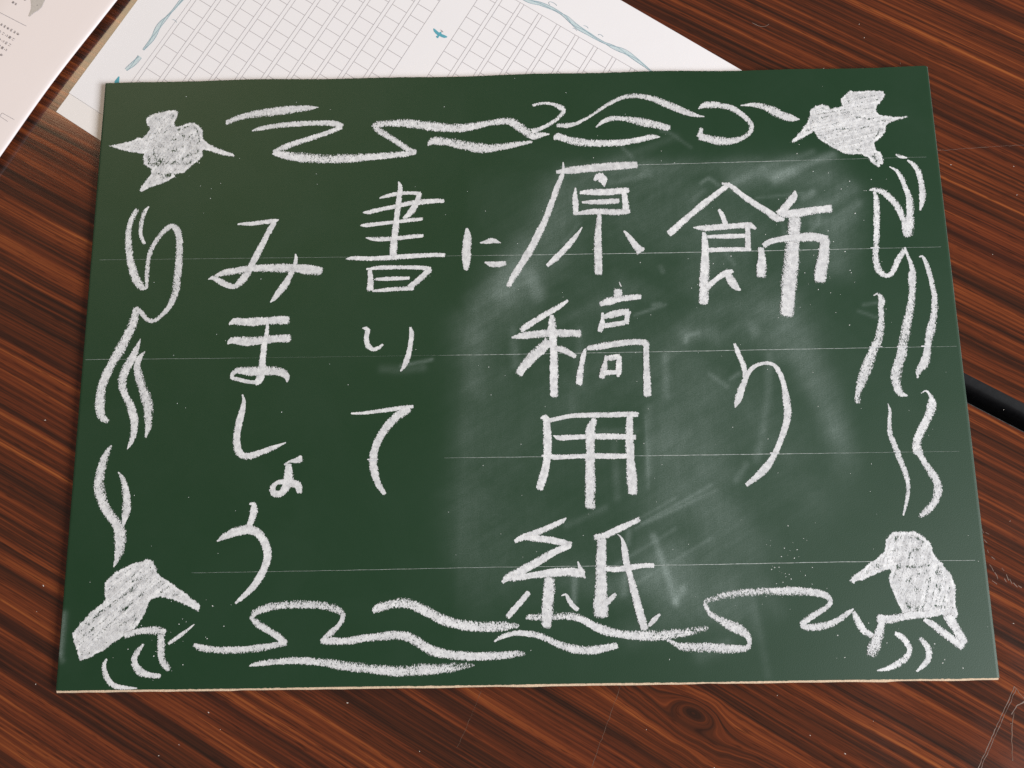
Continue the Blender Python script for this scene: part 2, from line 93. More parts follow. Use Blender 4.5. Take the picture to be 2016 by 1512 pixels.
CHARACTERS = {
'mi': [[(-138.33,70.79,0.74,1),(-135.4,70.92,1.47,1),(-130.62,71.02,2.02,1),(-125.14,71.69,2.02,1),(-120.01,72.16,2.02,1),(-118.38,72.71,0.74,1)],[(-120.34,71.2,2.57,1),(-122.75,66.81,2.75,1),(-125.43,60.71,2.75,1),(-128.13,55.03,2.92,1),(-130.79,49,3.1,1),(-132.79,44.87,3.45,1),(-135.53,41.15,3.27,1),(-138.31,38.57,2.18,1)],[(-138.31,38.57,2.18,1),(-141.97,39.39,2.54,1),(-146.44,41.74,2.73,1),(-149.42,43.3,2.18,1),(-151.57,42.59,0.44,1)],[(-148.2,44.22,1.09,1),(-144.81,45.48,2.55,1),(-138.68,46.5,3.09,1),(-131.45,47.49,3.46,1),(-124.19,47.73,3.64,0.95),(-115.09,47.56,3.82,0.9),(-107.82,47.23,4,1),(-102.35,46.55,4.18,1),(-96.52,45.68,3.99,0.9)],[(-109.22,54.66,0.66,1),(-108.89,52.37,1.64,1),(-109.5,48.59,1.82,1),(-111,44.83,2.72,1),(-113.38,39.97,3.26,1),(-116.47,35.53,3.07,1),(-118.88,32.21,2.17,1),(-120.61,30.37,0.54,1)]],
'ma': [[(-140.12,19.6,1.05,0.8),(-138.35,20.91,3.14,1),(-132.07,20.63,3.4,1),(-124.24,20.92,3.4,1),(-116.42,21.31,3.66,1),(-111.97,21.12,3.76,1)],[(-140.55,10.08,1.04,0.8),(-138.69,11.54,2.87,1),(-131.64,10.98,3.91,0.95),(-123.86,11.54,3.65,0.9),(-116.08,12.19,3.54,1),(-110.88,12.1,3.54,1)],[(-121.83,22.22,0.63,1),(-121.65,17.65,1.67,1),(-122.23,12.31,2.08,1),(-122.92,7.53,2.6,1),(-123.36,1.71,3.11,1),(-123.53,-3.04,3.62,1),(-124.37,-7.75,3.61,1),(-126.09,-9.81,2.06,1)],[(-126.11,-9.29,1.55,1),(-130.78,-8.68,1.65,1),(-134.96,-7.56,1.81,1),(-137.68,-6.73,1.81,1),(-137.4,-4.89,1.81,1),(-135.15,-3.36,2.59,0.8),(-129.96,-3.71,3.88,0.85),(-123.76,-3.82,4.4,1),(-118.08,-3.66,4.14,0.85),(-113.39,-4.79,3.87,1),(-111.26,-6.93,2.58,1),(-111.07,-9.29,0.62,1)]],
'shi': [[(-132.29,-15.18,0.77,0.8),(-131.5,-18.05,1.54,1),(-132.4,-24.25,2.82,1),(-133.66,-30.4,3.32,1),(-134.14,-36.53,3.31,1),(-133.14,-41.63,3.3,1),(-130.74,-44.21,2.79,1),(-126.68,-44.27,3.04,1),(-121.68,-42.58,2.28,1),(-116.18,-40.64,1.93,1),(-110.92,-38.44,0.61,1)]],
'yo': [[(-110.83,-48.85,1.34,0.7),(-108.47,-47.28,1.08,0.7),(-106.33,-47.16,2.15,1),(-103.4,-46.29,2.96,1)],[(-108.95,-48.88,2.69,1),(-108.92,-52.89,3.33,1),(-108.95,-56.62,3.75,1),(-110.18,-59.78,3.48,1),(-112.76,-62.39,2.67,1),(-115.72,-61.81,2.67,1),(-116.18,-59.42,2.41,1),(-114.02,-57.07,1.87,1),(-110.82,-56.85,2.68,1),(-107.59,-57.44,3.21,1),(-104.35,-58.55,3.21,1),(-103.44,-61.74,2.14,1)]],
'u': [[(-126.45,-66.65,1.07,0.6),(-124.84,-66.94,2.13,0.9),(-124.47,-69.58,3.2,1),(-125.11,-73.24,2.92,1),(-126.28,-76.88,2.65,1)],[(-140.8,-83.51,0.79,1),(-137.47,-81.39,2.91,1),(-132.26,-79.39,3.71,1),(-126.48,-78.44,3.98,1),(-122.71,-79.79,3.71,1),(-119.95,-82.69,3.44,1),(-117.93,-86.86,3.43,1),(-117.24,-90.99,3.42,1),(-118.14,-95.09,3.42,1),(-120.32,-99.66,3.15,1),(-123.27,-104.19,2.62,1),(-127.28,-108.19,2.35,1),(-131.05,-111.42,1.04,1)]],
'sho': [[(-68.13,83.16,0.78,1),(-64.22,84.23,1.66,1),(-59.01,85.28,1.83,1),(-52.04,85.51,1.66,1),(-48.12,84.97,1.96,1)],[(-48.12,84.97,1.96,1),(-49.41,81.39,2.61,1),(-51.55,76.84,3.25,1),(-54.13,73.68,2.38,1),(-56.28,72.35,0.87,1)],[(-76.27,75.73,0.65,1),(-74.09,75.69,1.82,1),(-67.61,77.16,1.95,1),(-59.81,78.61,2.09,1),(-53.31,80.09,2.09,1),(-46.8,80.65,2.39,1),(-40.28,81.11,2.17,1),(-36.37,80.9,1.95,1)],[(-77.44,69.03,0.87,0.6),(-74.85,68.98,1.82,1),(-68.37,69.63,1.82,1),(-61.89,70.27,1.82,1),(-55.4,70.96,1.95,1),(-46.97,71.71,1.64,1)],[(-74.52,62.47,0.65,1),(-71.27,61.82,1.94,1),(-63.94,61.68,2.07,1),(-57.48,62.14,2.16,1),(-51.02,62.78,1.94,1),(-46.72,62.97,1.51,1)],[(-58.85,91.54,0.66,1),(-57.96,89.43,2.09,1),(-58.22,84.8,2.53,1),(-58.86,78.82,2.61,1),(-59.53,72.42,2.6,1),(-60.11,66.05,2.81,1),(-60.7,60.62,3.02,1),(-61.05,53.41,3.22,1)],[(-84.21,51.61,0.64,0.6),(-81,52,1.8,1),(-72.4,51.61,2.06,1),(-61.68,51.98,2.23,1),(-50.96,52.54,2.15,1),(-42.38,52.82,2.14,1),(-35.95,52.69,1.93,0.8)],[(-72.52,45.57,1.8,1),(-72.02,41.1,2.56,1),(-72.14,35.79,3.2,1)],[(-74.03,46.27,0.86,0.7),(-68.9,46.84,1.8,1),(-61.62,46.92,1.93,1),(-53.06,46.76,1.93,1),(-46.64,46.41,2.05,1),(-43,45.53,2.57,1)],[(-43,45.53,2.57,1),(-46.62,41.95,2.78,1),(-50.01,38.91,2.77,1),(-52.98,36.75,2.56,1)],[(-70.09,40.98,0.94,0.6),(-65.82,41.07,1.79,1),(-59.42,41.22,1.79,1),(-53.23,41.28,1.49,1)],[(-70.85,35.1,0.85,1),(-65.75,35.44,1.7,1),(-59.36,35.9,1.92,1),(-51.27,36.05,2.13,1)]],
'i': [[(-75.45,16.46,0.74,0.8),(-73.29,16.1,2.16,0.8),(-73.52,11.67,2.16,1),(-72.84,7.87,2.34,1),(-70.04,5.93,1.84,1),(-67.6,6.64,1.72,1),(-65.65,8.24,0.92,1)],[(-52.31,16.35,1.36,1),(-51.67,13.17,2.16,1),(-52.25,8.13,2.34,1),(-53.13,3.11,2.33,1),(-54.63,-1.24,2.33,1),(-56.74,-4.95,0.92,0.5)]],
'te': [[(-79.98,-25.03,0.73,1),(-75.62,-24.98,1.33,1),(-67.76,-24.2,1.7,1),(-60.5,-23.28,1.94,1),(-53.84,-22.42,1.82,1),(-50.94,-22.22,1.51,1)],[(-52.93,-23.23,3.63,1),(-58.64,-27.1,3.75,1),(-62.82,-31.29,3.5,1),(-66.08,-36.09,3.49,0.95),(-68.41,-41.48,3.61,0.85),(-69.34,-46.87,3.72,0.9),(-68.84,-52.25,3.59,0.9),(-66.96,-58.22,2.86,1),(-63.92,-63,2.08,1)]],
'ni': [[(-24.74,66.26,1.31,1),(-24.5,61.85,3.65,1),(-25.05,55.3,4.16,0.95),(-25.08,49.32,3.63,1),(-25.36,45.27,2.33,1)],[(-18.27,58.72,0.52,1),(-15.4,59.05,1.82,1),(-12.27,59.69,2.6,1),(-8.38,58.52,0.52,1)],[(-16.02,48.6,0.78,1),(-13.44,47.74,2.33,1),(-10.33,47.41,2.85,1),(-6.19,47.87,2.33,1)]],
'gen': [[(20.36,95.17,1.85,1),(26.18,95.79,3.17,1),(34.13,96.58,3.7,1),(42.08,97.26,3.96,1),(50.02,97.77,3.96,1),(60.06,98.13,3.17,1)],[(23.55,100.2,0.63,1),(23.59,97.65,1.32,1),(22.96,93.71,2.11,1),(20.71,88.13,2.53,1),(18.45,82.02,2.73,1),(16.21,75.94,2.88,1),(13.43,68.8,3.03,1),(10.16,62.26,3.12,1),(6.91,55.77,3.22,1),(3.69,50.39,3.21,1),(-0.03,44.51,3.2,1),(-2.68,40.25,3.09,0.9),(-4.8,36.26,2.32,0.6)],[(38.94,90.45,1.32,1),(41.11,92.31,3.69,1),(42.9,90.76,4.47,1),(43.66,86.98,0.63,1)],[(29.34,86.27,0.79,1),(28.95,81.8,2.36,1),(29.08,77.34,2.88,1),(28.94,72.63,2.09,1)],[(31.64,83.98,1.58,1),(36.37,84.16,2.89,1),(44.24,84,3.15,1),(50.56,84.43,3.04,1),(55.55,84.72,2.62,1)],[(53.41,83.53,2.36,1),(53.75,79.06,2.62,1),(54.07,74.06,2.87,1)],[(32.53,78.83,0.94,1),(36.19,78.76,2.2,1),(43.01,78.84,2.51,1),(50.35,79.13,2.36,1)],[(29.47,72.9,1.31,1),(34.46,73.63,2.51,1),(41.26,73.88,2.72,1),(49.08,73.33,2.87,1),(55.37,73.76,2.61,1)],[(40.68,72.12,2.09,1),(39.95,66.06,2.86,1),(39.41,57.85,3.37,1),(39.28,49.69,3.62,1),(39.13,42.13,3.5,1)],[(31.86,65.68,0.62,0.7),(30.49,63.51,1.3,1),(27.25,59.19,2.34,1),(22.96,54.36,2.7,1),(18.71,50.1,2.85,1),(14.48,46.39,1.81,1)],[(52.6,63.34,1.04,0.7),(54.81,60.28,2.33,1),(57.25,56.41,3.37,1),(60.2,52.81,4.39,1)]],
'ko': [[(23.83,28.53,1.27,0.8),(19.52,25.54,2.32,1),(13.53,22.16,2.62,1),(7.97,18.77,2.74,1),(3.28,15.82,3.16,1),(1.14,14.12,2.31,1)],[(-3.33,10.53,1.05,0.8),(1.52,11.3,3.15,1),(7.41,11.84,3.57,1),(14.98,12.35,3.57,1),(22.54,12.21,3.57,0.95),(29.24,11.88,3.36,1)],[(16.03,21.24,1.69,1),(16.15,17.32,3.37,1),(16.21,11.25,3.57,1),(16.48,4.78,3.56,1),(16.53,-1.64,3.75,0.95),(16.32,-10.15,3.95,0.9),(16.12,-18.16,3.52,0.85)],[(14.05,8.27,4.61,0.85),(10.62,4.89,4.6,1),(6.36,1.1,4.39,1),(2.52,-3.1,4.38,1),(-0.47,-6.88,3.96,0.9)],[(17.31,4.77,2.3,1),(20.65,4.28,3.14,1),(23.95,2.5,2.51,1),(26.61,0.74,1.88,1)],[(49.11,37.31,0.51,0.45),(49.87,35.08,0.64,0.6)],[(48.31,33.13,3.81,1),(48.17,29.39,3.8,1)],[(39.82,26.48,2.53,1),(43.67,27.72,3.59,1),(49.21,28.93,2.75,1),(53.45,29.29,2.75,1),(58.97,29.85,2.32,1)],[(40.51,21.87,1.26,1),(40.39,18.61,1.68,1),(39.86,15.58,2.94,1),(38.93,13,1.89,1)],[(40.86,19.91,2.1,1),(44.69,20.92,3.16,1),(48.94,21.93,2.74,1),(52.74,22.3,2.74,1)],[(52.74,22.3,2.74,1),(52.2,19.26,2.1,1),(51.88,16.66,2.1,1)],[(41.54,15.55,2.1,1),(45.77,16.12,2.52,1),(50.84,16.89,2.1,1)],[(31.74,4.51,0.84,0.7),(30.81,1.52,2.09,1),(29.61,-3.58,2.5,1),(28.64,-8.25,2.91,1),(28.09,-12.68,2.9,0.9)],[(32.79,4.7,2.3,1),(37.83,5.25,2.93,1),(44.14,6.21,2.72,1),(50.44,6.96,2.72,1),(56.73,7.28,2.72,1),(60.89,6.77,2.92,1)],[(60.89,6.77,2.92,1),(60.57,-0.3,2.71,1),(60.49,-6.69,2.91,1),(60.41,-13.04,3.11,1),(60.36,-18.72,3.3,1)],[(41.22,0.69,1.04,1),(40.91,-2.08,1.67,1),(40.15,-5.9,2.91,1),(38.98,-9.7,2.91,1)],[(40.96,-0.8,2.08,1),(44.32,-0.22,2.71,1),(47.68,0.36,2.08,1)],[(47.68,0.36,2.08,1),(47.3,-3.9,2.7,1),(47.17,-7.3,2.49,1),(46.67,-9.41,1.04,1)],[(40.3,-7.6,2.29,1),(44.05,-7.46,2.08,1),(47.79,-7.31,1.87,1)]],
'you': [[(9.7,-28.91,0.76,1),(11.62,-28.36,2.66,1),(12.3,-31.83,2.85,1),(12.4,-35.66,3.6,0.9),(12.46,-41.37,3.4,1),(12.37,-45.16,3.4,1),(11.91,-48.93,3.2,1),(10.65,-54.55,3.38,1),(8.24,-61.8,3.18,1)],[(13.29,-29.93,1.9,1),(17.88,-29.05,1.98,1),(23.61,-27.99,2.09,1),(31.22,-27.74,2.2,1),(40.73,-27.78,2.28,1),(48.33,-27.64,2.28,1),(55.17,-27.76,2.35,1)],[(51.54,-28.27,2.47,1),(51.09,-34.4,3.22,0.9),(50.97,-42.01,3.39,0.9),(50.97,-46.55,3.58,0.9),(51.07,-53.33,3.94,0.95),(51.21,-58.95,4.12,0.9),(51.35,-64.53,3.92,1)],[(15.4,-37.23,0.45,1),(17.64,-38.22,2.27,1),(23.33,-38.13,2.19,1),(30.9,-37.95,2.27,1),(38.47,-38,2.65,1),(46.03,-38.13,2.65,1),(53.57,-38.63,2.45,1)],[(9.89,-46.44,1.13,1),(15.53,-47.29,2.07,1),(23.07,-47.15,1.96,1),(32.5,-47,2.26,1),(41.91,-47.23,2.45,1),(49.43,-47.47,2.26,1)],[(34.95,-29.91,2.66,1),(32.92,-34.09,3.79,0.9),(32.54,-39.8,3.97,0.9),(32.36,-45.49,3.96,0.85),(32.11,-53.02,4.51,0.9),(31.87,-60.5,4.87,0.9),(31.54,-70.51,4.66,0.9)]],
'shi_kami': [[(20.24,-75.59,0.59,1),(18.22,-77.03,1.98,1),(11.21,-80.1,2.47,1),(4.72,-82.68,2.72,1),(0.24,-84.07,2.72,1),(-3.24,-85.72,1.73,1)],[(1.48,-84.09,1.98,1),(6.16,-84.65,2.96,1),(11.58,-85.22,3.06,1),(17.47,-86.52,2.96,1),(21.63,-87.79,2.96,1)],[(21.63,-87.79,2.96,1),(13.41,-91.3,2.95,1),(5.94,-95.52,3.19,1),(-1.5,-99.25,3.43,1),(-7.42,-102.03,2.94,1),(-9.41,-103.92,1.47,1)],[(-8.41,-102.5,1.96,1),(-3.99,-102.09,2.7,1),(3.37,-101.24,2.7,1),(13.2,-100.19,3.19,1),(20.56,-99.82,3.43,1),(26.91,-100.63,3.67,1)],[(25.1,-95.33,0.59,0.6),(25.78,-97.5,1.37,1),(26.92,-100.15,2.45,1),(28.07,-102.56,0.73,1)],[(11.91,-102.8,3.92,1),(11.53,-108.5,4.88,0.9),(10.91,-114.18,5.35,0.9),(10.56,-118.88,5.1,1),(9.97,-123.56,4.6,0.9)],[(2.25,-108.84,2.2,0.9),(-0.74,-112.12,2.44,1),(-4.21,-115.85,2.43,1),(-7.18,-119.1,2.43,0.8)],[(17.35,-110.25,0.49,0.6),(19.06,-109.8,0.98,1),(20.69,-112.66,1.95,1),(22.57,-115.05,1.94,1),(24.23,-116.49,1.7,1)],[(53.87,-76.85,2.47,0.6),(49.85,-78.5,2.47,1),(43.31,-81.32,2.72,1),(37.29,-83.91,2.96,1),(33.32,-84.58,2.47,1)],[(36.24,-85.83,3.94,1),(35.74,-93.08,4.67,0.9),(35.49,-100.28,4.89,0.9),(35.24,-107.42,5.12,0.9),(34.75,-114.52,5.35,0.9),(34.82,-119.23,4.85,0.9)],[(35.22,-115,2.43,1),(38.2,-113.15,2.43,1),(41.72,-110.13,1.46,0.8)],[(37.26,-98.63,1.96,1),(42.63,-98.95,2.35,1),(50.02,-98.1,2.45,1),(54.94,-97.45,2.2,1),(59.35,-97.52,1.96,1)],[(43.73,-83.28,0.49,0.7),(45.39,-85,0.99,1),(46.45,-89.38,2.46,1),(47.18,-95.66,2.84,1),(48.84,-102.86,2.93,1),(50.49,-110.02,3.16,1),(52.33,-118.07,3.39,1),(54.2,-125.12,3.38,1)],[(56.18,-123.98,1.21,1),(58.47,-121.67,2.18,1),(61.25,-119.13,1.21,0.8)]],
'kazari': [[(105.86,86.97,1.86,1),(100.28,82.83,2.66,1),(92.49,76.77,2.91,1),(84.16,69.91,3.07,1),(74.75,61.72,3.06,1)],[(102.16,87.33,1.06,1),(105.81,86.12,2.13,1),(111.34,81.18,2.65,1),(117.88,75.97,2.91,1),(122.93,72.49,3.06,1),(127.92,68.47,3.16,1),(131.3,67.84,1.58,1)],[(99.72,73.52,1.32,1),(101.13,70.69,2.11,1),(102.44,66.18,2.37,1)],[(86.77,64.54,0.63,1),(91.76,64.17,2.63,1),(99.7,64.57,2.63,1),(107.63,64.96,2.63,1),(114.5,65.11,2.9,1),(117.01,63.38,1.32,0.8)],[(91.62,61.66,1.58,1),(91.84,56.39,3.15,1),(91.63,50.87,3.4,1),(91.04,42.65,4.18,0.95),(90.21,34.49,4.42,0.9),(89.57,26.12,4.14,0.9)],[(93.35,59.68,1.58,1),(102.03,59.62,2.21,1),(111.5,59.77,2.21,1)],[(113.16,64.85,2.37,1),(112.91,58.74,2.52,1),(112.64,53.21,2.36,1)],[(93.2,52.77,2.1,1),(101.61,52.99,1.99,1),(113.67,52.92,1.99,1)],[(91.58,33.92,2.6,1),(95.41,37.11,2.6,1),(100.32,40.56,2.87,1),(104.31,41.84,1.82,1)],[(101.86,40.25,2.87,1),(103.7,36.41,3.9,1),(105.61,33.66,3.12,1),(107.34,32.27,1.3,1)],[(137.74,82.91,0.8,0.7),(137.26,80.09,2.91,1),(133.74,75.64,3.17,1),(129.14,70.68,3.69,1)],[(130.7,70.37,2.9,1),(137.07,70.8,3.95,1),(145.09,72.04,3.95,1),(154.41,72.98,3.95,1)],[(136.61,68.29,5.79,0.75),(135.52,61.07,6.04,0.85),(134.1,52.79,6.02,0.8),(132.94,44.57,6.51,0.85),(131.28,36.42,7.01,0.85),(130.14,28.32,6.47,0.9),(128.97,19.75,5.93,0.9)],[(118.92,53.09,2.62,1),(119.06,47.58,3.66,1),(118.49,43.21,4.43,1),(118.2,39.12,4.42,1)],[(120.59,54.44,2.62,0.8),(123.35,56.32,2.62,1),(130.81,57.83,2.88,1),(138.72,58.23,3.93,0.9),(145.55,58.37,4.19,0.9),(150.67,56.88,4.19,1)],[(150.67,56.88,4.19,1),(149.78,52.48,4.7,0.9),(148.8,47,5.21,0.9),(147.3,41.56,5.46,0.9),(146.33,36.14,5.19,0.9)]],
'ri': [[(103.06,5.48,1.09,1),(104.19,1.82,2.28,1),(106.03,-3.24,2.44,1),(107.09,-7.71,2.71,1),(107.14,-11.03,2.43,1)],[(101.25,-25.21,0.64,0.7),(102.95,-21.41,2.96,1),(104.89,-16.5,2.97,1),(107.1,-11.58,2.43,1),(108.95,-8.29,1.89,1),(112.41,-5.3,1.73,1),(117.37,-4.11,1.52,1),(121.09,-5.18,1.62,1),(123.51,-9.11,2.43,1),(124.99,-14.65,2.43,1),(125.57,-21.25,2.96,1),(125.88,-27.81,3.21,1),(124.62,-33.75,2.94,1),(121.69,-40.72,2.4,1),(118.86,-46.57,2.39,1),(115.56,-51.84,2.91,1),(110.99,-56.55,3.17,1),(104.28,-61.72,2.11,1)]]
}
BIRDS = [
([(-206.11,114.03),(-200.04,115.14),(-194.37,116.46),(-192.53,117.65),(-190.63,118.03),(-188.91,118.2),(-186.93,120.22),(-185.58,123.09),(-187.04,124.78),(-188.25,128.55),(-186.04,130.17),(-181.51,131.95),(-178.06,132.5),(-173.07,133.01),(-171.46,131.93),(-172.06,129.03),(-173.19,125.31),(-172.53,124.05),(-169.84,124.2),(-167.21,125.39),(-163.38,125.72),(-160.6,124.2),(-158.71,121.26),(-158.29,117.12),(-155.86,114.6),(-151.9,112.26),(-147.2,110.11),(-142.93,108.79),(-141.88,106.72),(-144.37,106.98),(-149.8,108.52),(-154.86,110.27),(-157.77,110.95),(-158.17,107.68),(-160.29,104.46),(-162.85,102.48),(-167.21,98.71),(-171.75,98.19),(-170.7,96.55),(-173.83,94.79),(-179.01,92.48),(-184.22,90.77),(-187.51,88.83),(-188.71,89.66),(-187.4,92.85),(-183.56,98.03),(-183.36,100.87),(-187.35,103.4),(-187.73,106.26),(-187.74,109.33),(-192,110.03),(-196.66,110.75),(-201.77,112.5)],[([(-175.03,130.34),(-174.71,128.25)],1.7),([(-185.35,107.85),(-184.75,104.57)],1.43),([(-180.77,105.09),(-178.33,105.86)],1.81),([(-160.82,110.6),(-161.68,108.98),(-165.06,107.83)],1.58),([(-164.12,104.74),(-163.73,104.53)],1.51),([(-172.51,110.85),(-172.1,110.43)],1.43),([(-170.17,123.17),(-170.01,120.47)],1.36),([(-177.74,96.49),(-174,97.51)],1.28),([(-174.03,104.34),(-170.6,104.47)],0.83),([(-160.13,115.52),(-159.72,115.1)],1.13),([(-181.45,127.98),(-180.07,127.54)],1.36),([(-164.37,119.32),(-165.24,117.69)],0.83),([(-184.36,122.23),(-186.46,118.97)],0.68),([(-182.36,109.01),(-182.17,106.14)],0.6),([(-168.24,123.13),(-164.06,124.07),(-161.26,122.15),(-159.87,117.98)],0.53),([(-168.43,119.82),(-167.86,116.51)],0.68),([(-173.24,116.62),(-170.93,116.57)],0.98),([(-181.07,112.88),(-177.64,113.22)],0.68),([(-170.3,105.89),(-167.65,106.25)],0.9),([(-187.36,103.6),(-161.76,103.47)],0.3),([(-183.2,98.43),(-172.13,98.12)],0.3)],[]),
([(137.66,108.88),(139.12,108.24),(143.46,110.59),(149.79,114.14),(150.72,111.66),(152.44,109.58),(156,107.06),(160.27,104.12),(164.2,101.81),(166.79,101.35),(172.46,101.64),(175.29,99.76),(177.57,96.07),(180.39,94.2),(181.27,95.59),(182.84,96.37),(183.22,98.38),(181.93,102.45),(180.13,103.3),(179.2,107.38),(182.67,110.16),(185.21,112.96),(186.36,117.03),(188.79,118.62),(193.07,119.76),(197.16,120.91),(196.65,121.54),(191.32,121.24),(187.56,121.53),(183.14,122.86),(182.12,124.13),(182.44,127.43),(184.96,129.86),(186.99,133.14),(186.64,135.44),(181.32,135.68),(175.59,135.56),(169.9,135.94),(167.06,134),(164.75,131.55),(165.18,127.81),(161.5,127.06),(159.15,126.28),(158.17,128.17),(154.81,128.87),(151.3,127.91),(149.06,126.09),(148.19,122.39),(146.76,118.72),(142.58,113.88)],[([(154.25,126.81),(156.9,126.66)],0.83),([(184.44,132.37),(183.1,130.32)],0.9),([(188.15,119.87),(185.47,119.52)],1.36),([(157.55,107.52),(161.67,107.27)],0.75),([(183.3,114.64),(182.57,113.02)],0.9),([(151.58,112.87),(156.14,108.69)],0.45),([(174.59,120.58),(178.39,120.7)],0.68),([(174.17,116.07),(176.87,116.62)],0.75),([(159.96,118.02),(161.89,118.39)],1.05),([(177.97,100.3),(179.93,97.23)],1.43),([(170.41,103.91),(171.14,103.69)],1.05),([(149.07,114.56),(146.77,114.2)],0.45),([(150.92,125.55),(151.5,125.71)],0.83),([(159.1,125.66),(159.24,125.04)],0.98),([(168.39,129.73),(168.98,129.88)],0.9),([(163.6,124.95),(165.15,125.32)],0.68),([(171.67,121.88),(173.21,122.05)],0.75),([(163.27,112.62),(163.99,112.19)],0.75),([(160.47,115.13),(168.05,115.38)],0.45),([(179.21,109.42),(182.08,111.8)],0.38),([(171.17,133.08),(173.47,133.23)],0.68)],[]),
([(-200.41,-135.73),(-202.25,-131.06),(-204.38,-125.89),(-204.82,-123.54),(-203.05,-121.21),(-200.83,-118.41),(-197.19,-114.68),(-192.1,-110.48),(-190.77,-108.6),(-191.69,-106.2),(-191.73,-102.37),(-190.69,-99.75),(-187.17,-97.16),(-182.41,-94.33),(-178.07,-92.46),(-175.6,-92.26),(-173.22,-90.84),(-170.67,-91.85),(-169.04,-94.05),(-167.83,-97.44),(-163.16,-100.87),(-157,-104.79),(-151.85,-108.68),(-146.99,-112.08),(-148.07,-114.91),(-151.61,-112.96),(-156.65,-110.76),(-161.67,-109.02),(-166.65,-108.23),(-169.56,-108.91),(-171.34,-111.73),(-172.08,-115.51),(-174.31,-118.79),(-176.08,-121.59),(-178.4,-123.44),(-182.15,-125.73),(-186.8,-128.94),(-190.98,-131.68),(-195.17,-134.18)],[([(-175.1,-99.74),(-177.91,-102.1)],1.82),([(-188.69,-103.38),(-188.34,-104.82)],1.07),([(-185.27,-109.63),(-178.73,-104.48)],1.29),([(-191.39,-113.34),(-195.53,-117.07)],1.29),([(-178.33,-110.21),(-183.94,-114.4)],1.07),([(-174.62,-106.93),(-173.15,-106.71)],1.5),([(-171.49,-94.49),(-169.61,-96.69)],0.96),([(-200.58,-122.66),(-200.31,-123.6)],0.96),([(-199.81,-131.09),(-199.41,-132.96)],0.86),([(-190.72,-122.32),(-187.49,-119.55)],0.64),([(-177.32,-117.8),(-177.02,-118.51)],1.39),([(-181.55,-113.48),(-180.14,-112.56)],0.75),([(-158.82,-107.39),(-158.56,-107.64)],0.96),([(-198.5,-119.86),(-197.97,-120.34)],0.86),([(-172.13,-99.78),(-171.59,-100.51)],1.07),([(-189,-112.43),(-188.05,-111.97)],0.86)],[[(-180.73,-125.04,2.69,1),(-175.46,-123.48,2.94,1),(-170.6,-122.98,3.18,0.9),(-165.7,-123.14,3.43,0.85),(-162.71,-124.12,2.93,0.7)],[(-164.12,-125.04,3.18,0.85),(-163.82,-129.72,3.41,0.9),(-163.56,-133.91,3.16,1),(-161.87,-137.65,3.16,1),(-159.8,-139.75,2.18,1)]]),
([(165.85,-88.15),(168.21,-85.36),(170.7,-83.85),(174.57,-84.17),(178.77,-83.82),(181.02,-84.78),(183.66,-86.88),(185.98,-89.48),(187,-92.05),(187.24,-94.61),(189.29,-97.18),(191.73,-100.77),(194.17,-104.35),(195.26,-108.4),(195.01,-112.91),(194.36,-116.4),(195.13,-120.89),(193.03,-123.59),(189.24,-123.29),(187.73,-120.79),(185.07,-121.74),(179.94,-121.92),(174.86,-121.6),(170.83,-121.04),(169.59,-118.04),(168.15,-114.53),(166.75,-110.5),(165.61,-106.45),(165.91,-103.43),(167.73,-100.67),(164.04,-101.38),(158.69,-103.32),(153.32,-105.52),(149.6,-106.72),(148.07,-105.44),(149.34,-103.94),(153.77,-100.72),(158.75,-97.24),(163.72,-94),(165.14,-92.74),(165.39,-90.19)],[([(169.59,-87.18),(172.26,-86.45)],1.48),([(169.39,-91.79),(170.18,-91.7)],1.59),([(177.45,-86.53),(181.5,-87.62),(184.94,-89.46)],1.14),([(170.38,-99.95),(171.43,-99.86)],1.59),([(174.51,-100.01),(184.88,-99.66)],0.85),([(178.84,-103.11),(182.97,-103.07)],0.68),([(188.39,-103),(189.11,-103.52)],1.94),([(172.84,-116.34),(174.17,-118.36)],1.25),([(176.24,-118.14),(178.26,-118.41)],1.71),([(184.5,-117.51),(193.19,-117.63)],0.8),([(160.62,-99.3),(161.68,-99.06)],1.37),([(177.59,-110.15),(178.59,-110.42)],1.59),([(174.18,-105.82),(174.64,-106.33)],1.37),([(187.76,-108.79),(188.25,-109.05)],1.14),([(177.83,-92.94),(180.53,-91.95)],1.02),([(172.45,-94.9),(172.29,-96.42)],0.8),([(182.58,-106.7),(184.34,-104.71)],0.68)],[[(159.21,-122.12,3.07,0.85),(163.5,-122.68,3.32,1),(169.73,-121.77,3.06,0.9),(174.91,-121.1,3.06,1),(182.62,-120.72,3.06,1)],[(160.83,-123.88,3.06,1),(159.43,-127.82,3.82,0.95),(158.08,-131.25,4.58,0.9),(155.63,-135.63,4.82,0.8),(154.63,-138.07,4.06,0.7)],[(179.81,-123.16,1.79,1),(183.16,-125.19,3.06,0.9),(187.37,-128.7,3.3,0.9),(192.06,-132.21,3.55,0.9),(195.33,-134.71,3.55,1)],[(190.68,-121.82,4.59,0.9),(192.33,-125.31,3.82,0.9),(194.43,-129.29,3.81,0.9),(196.26,-133.25,3.55,0.9)]])
]
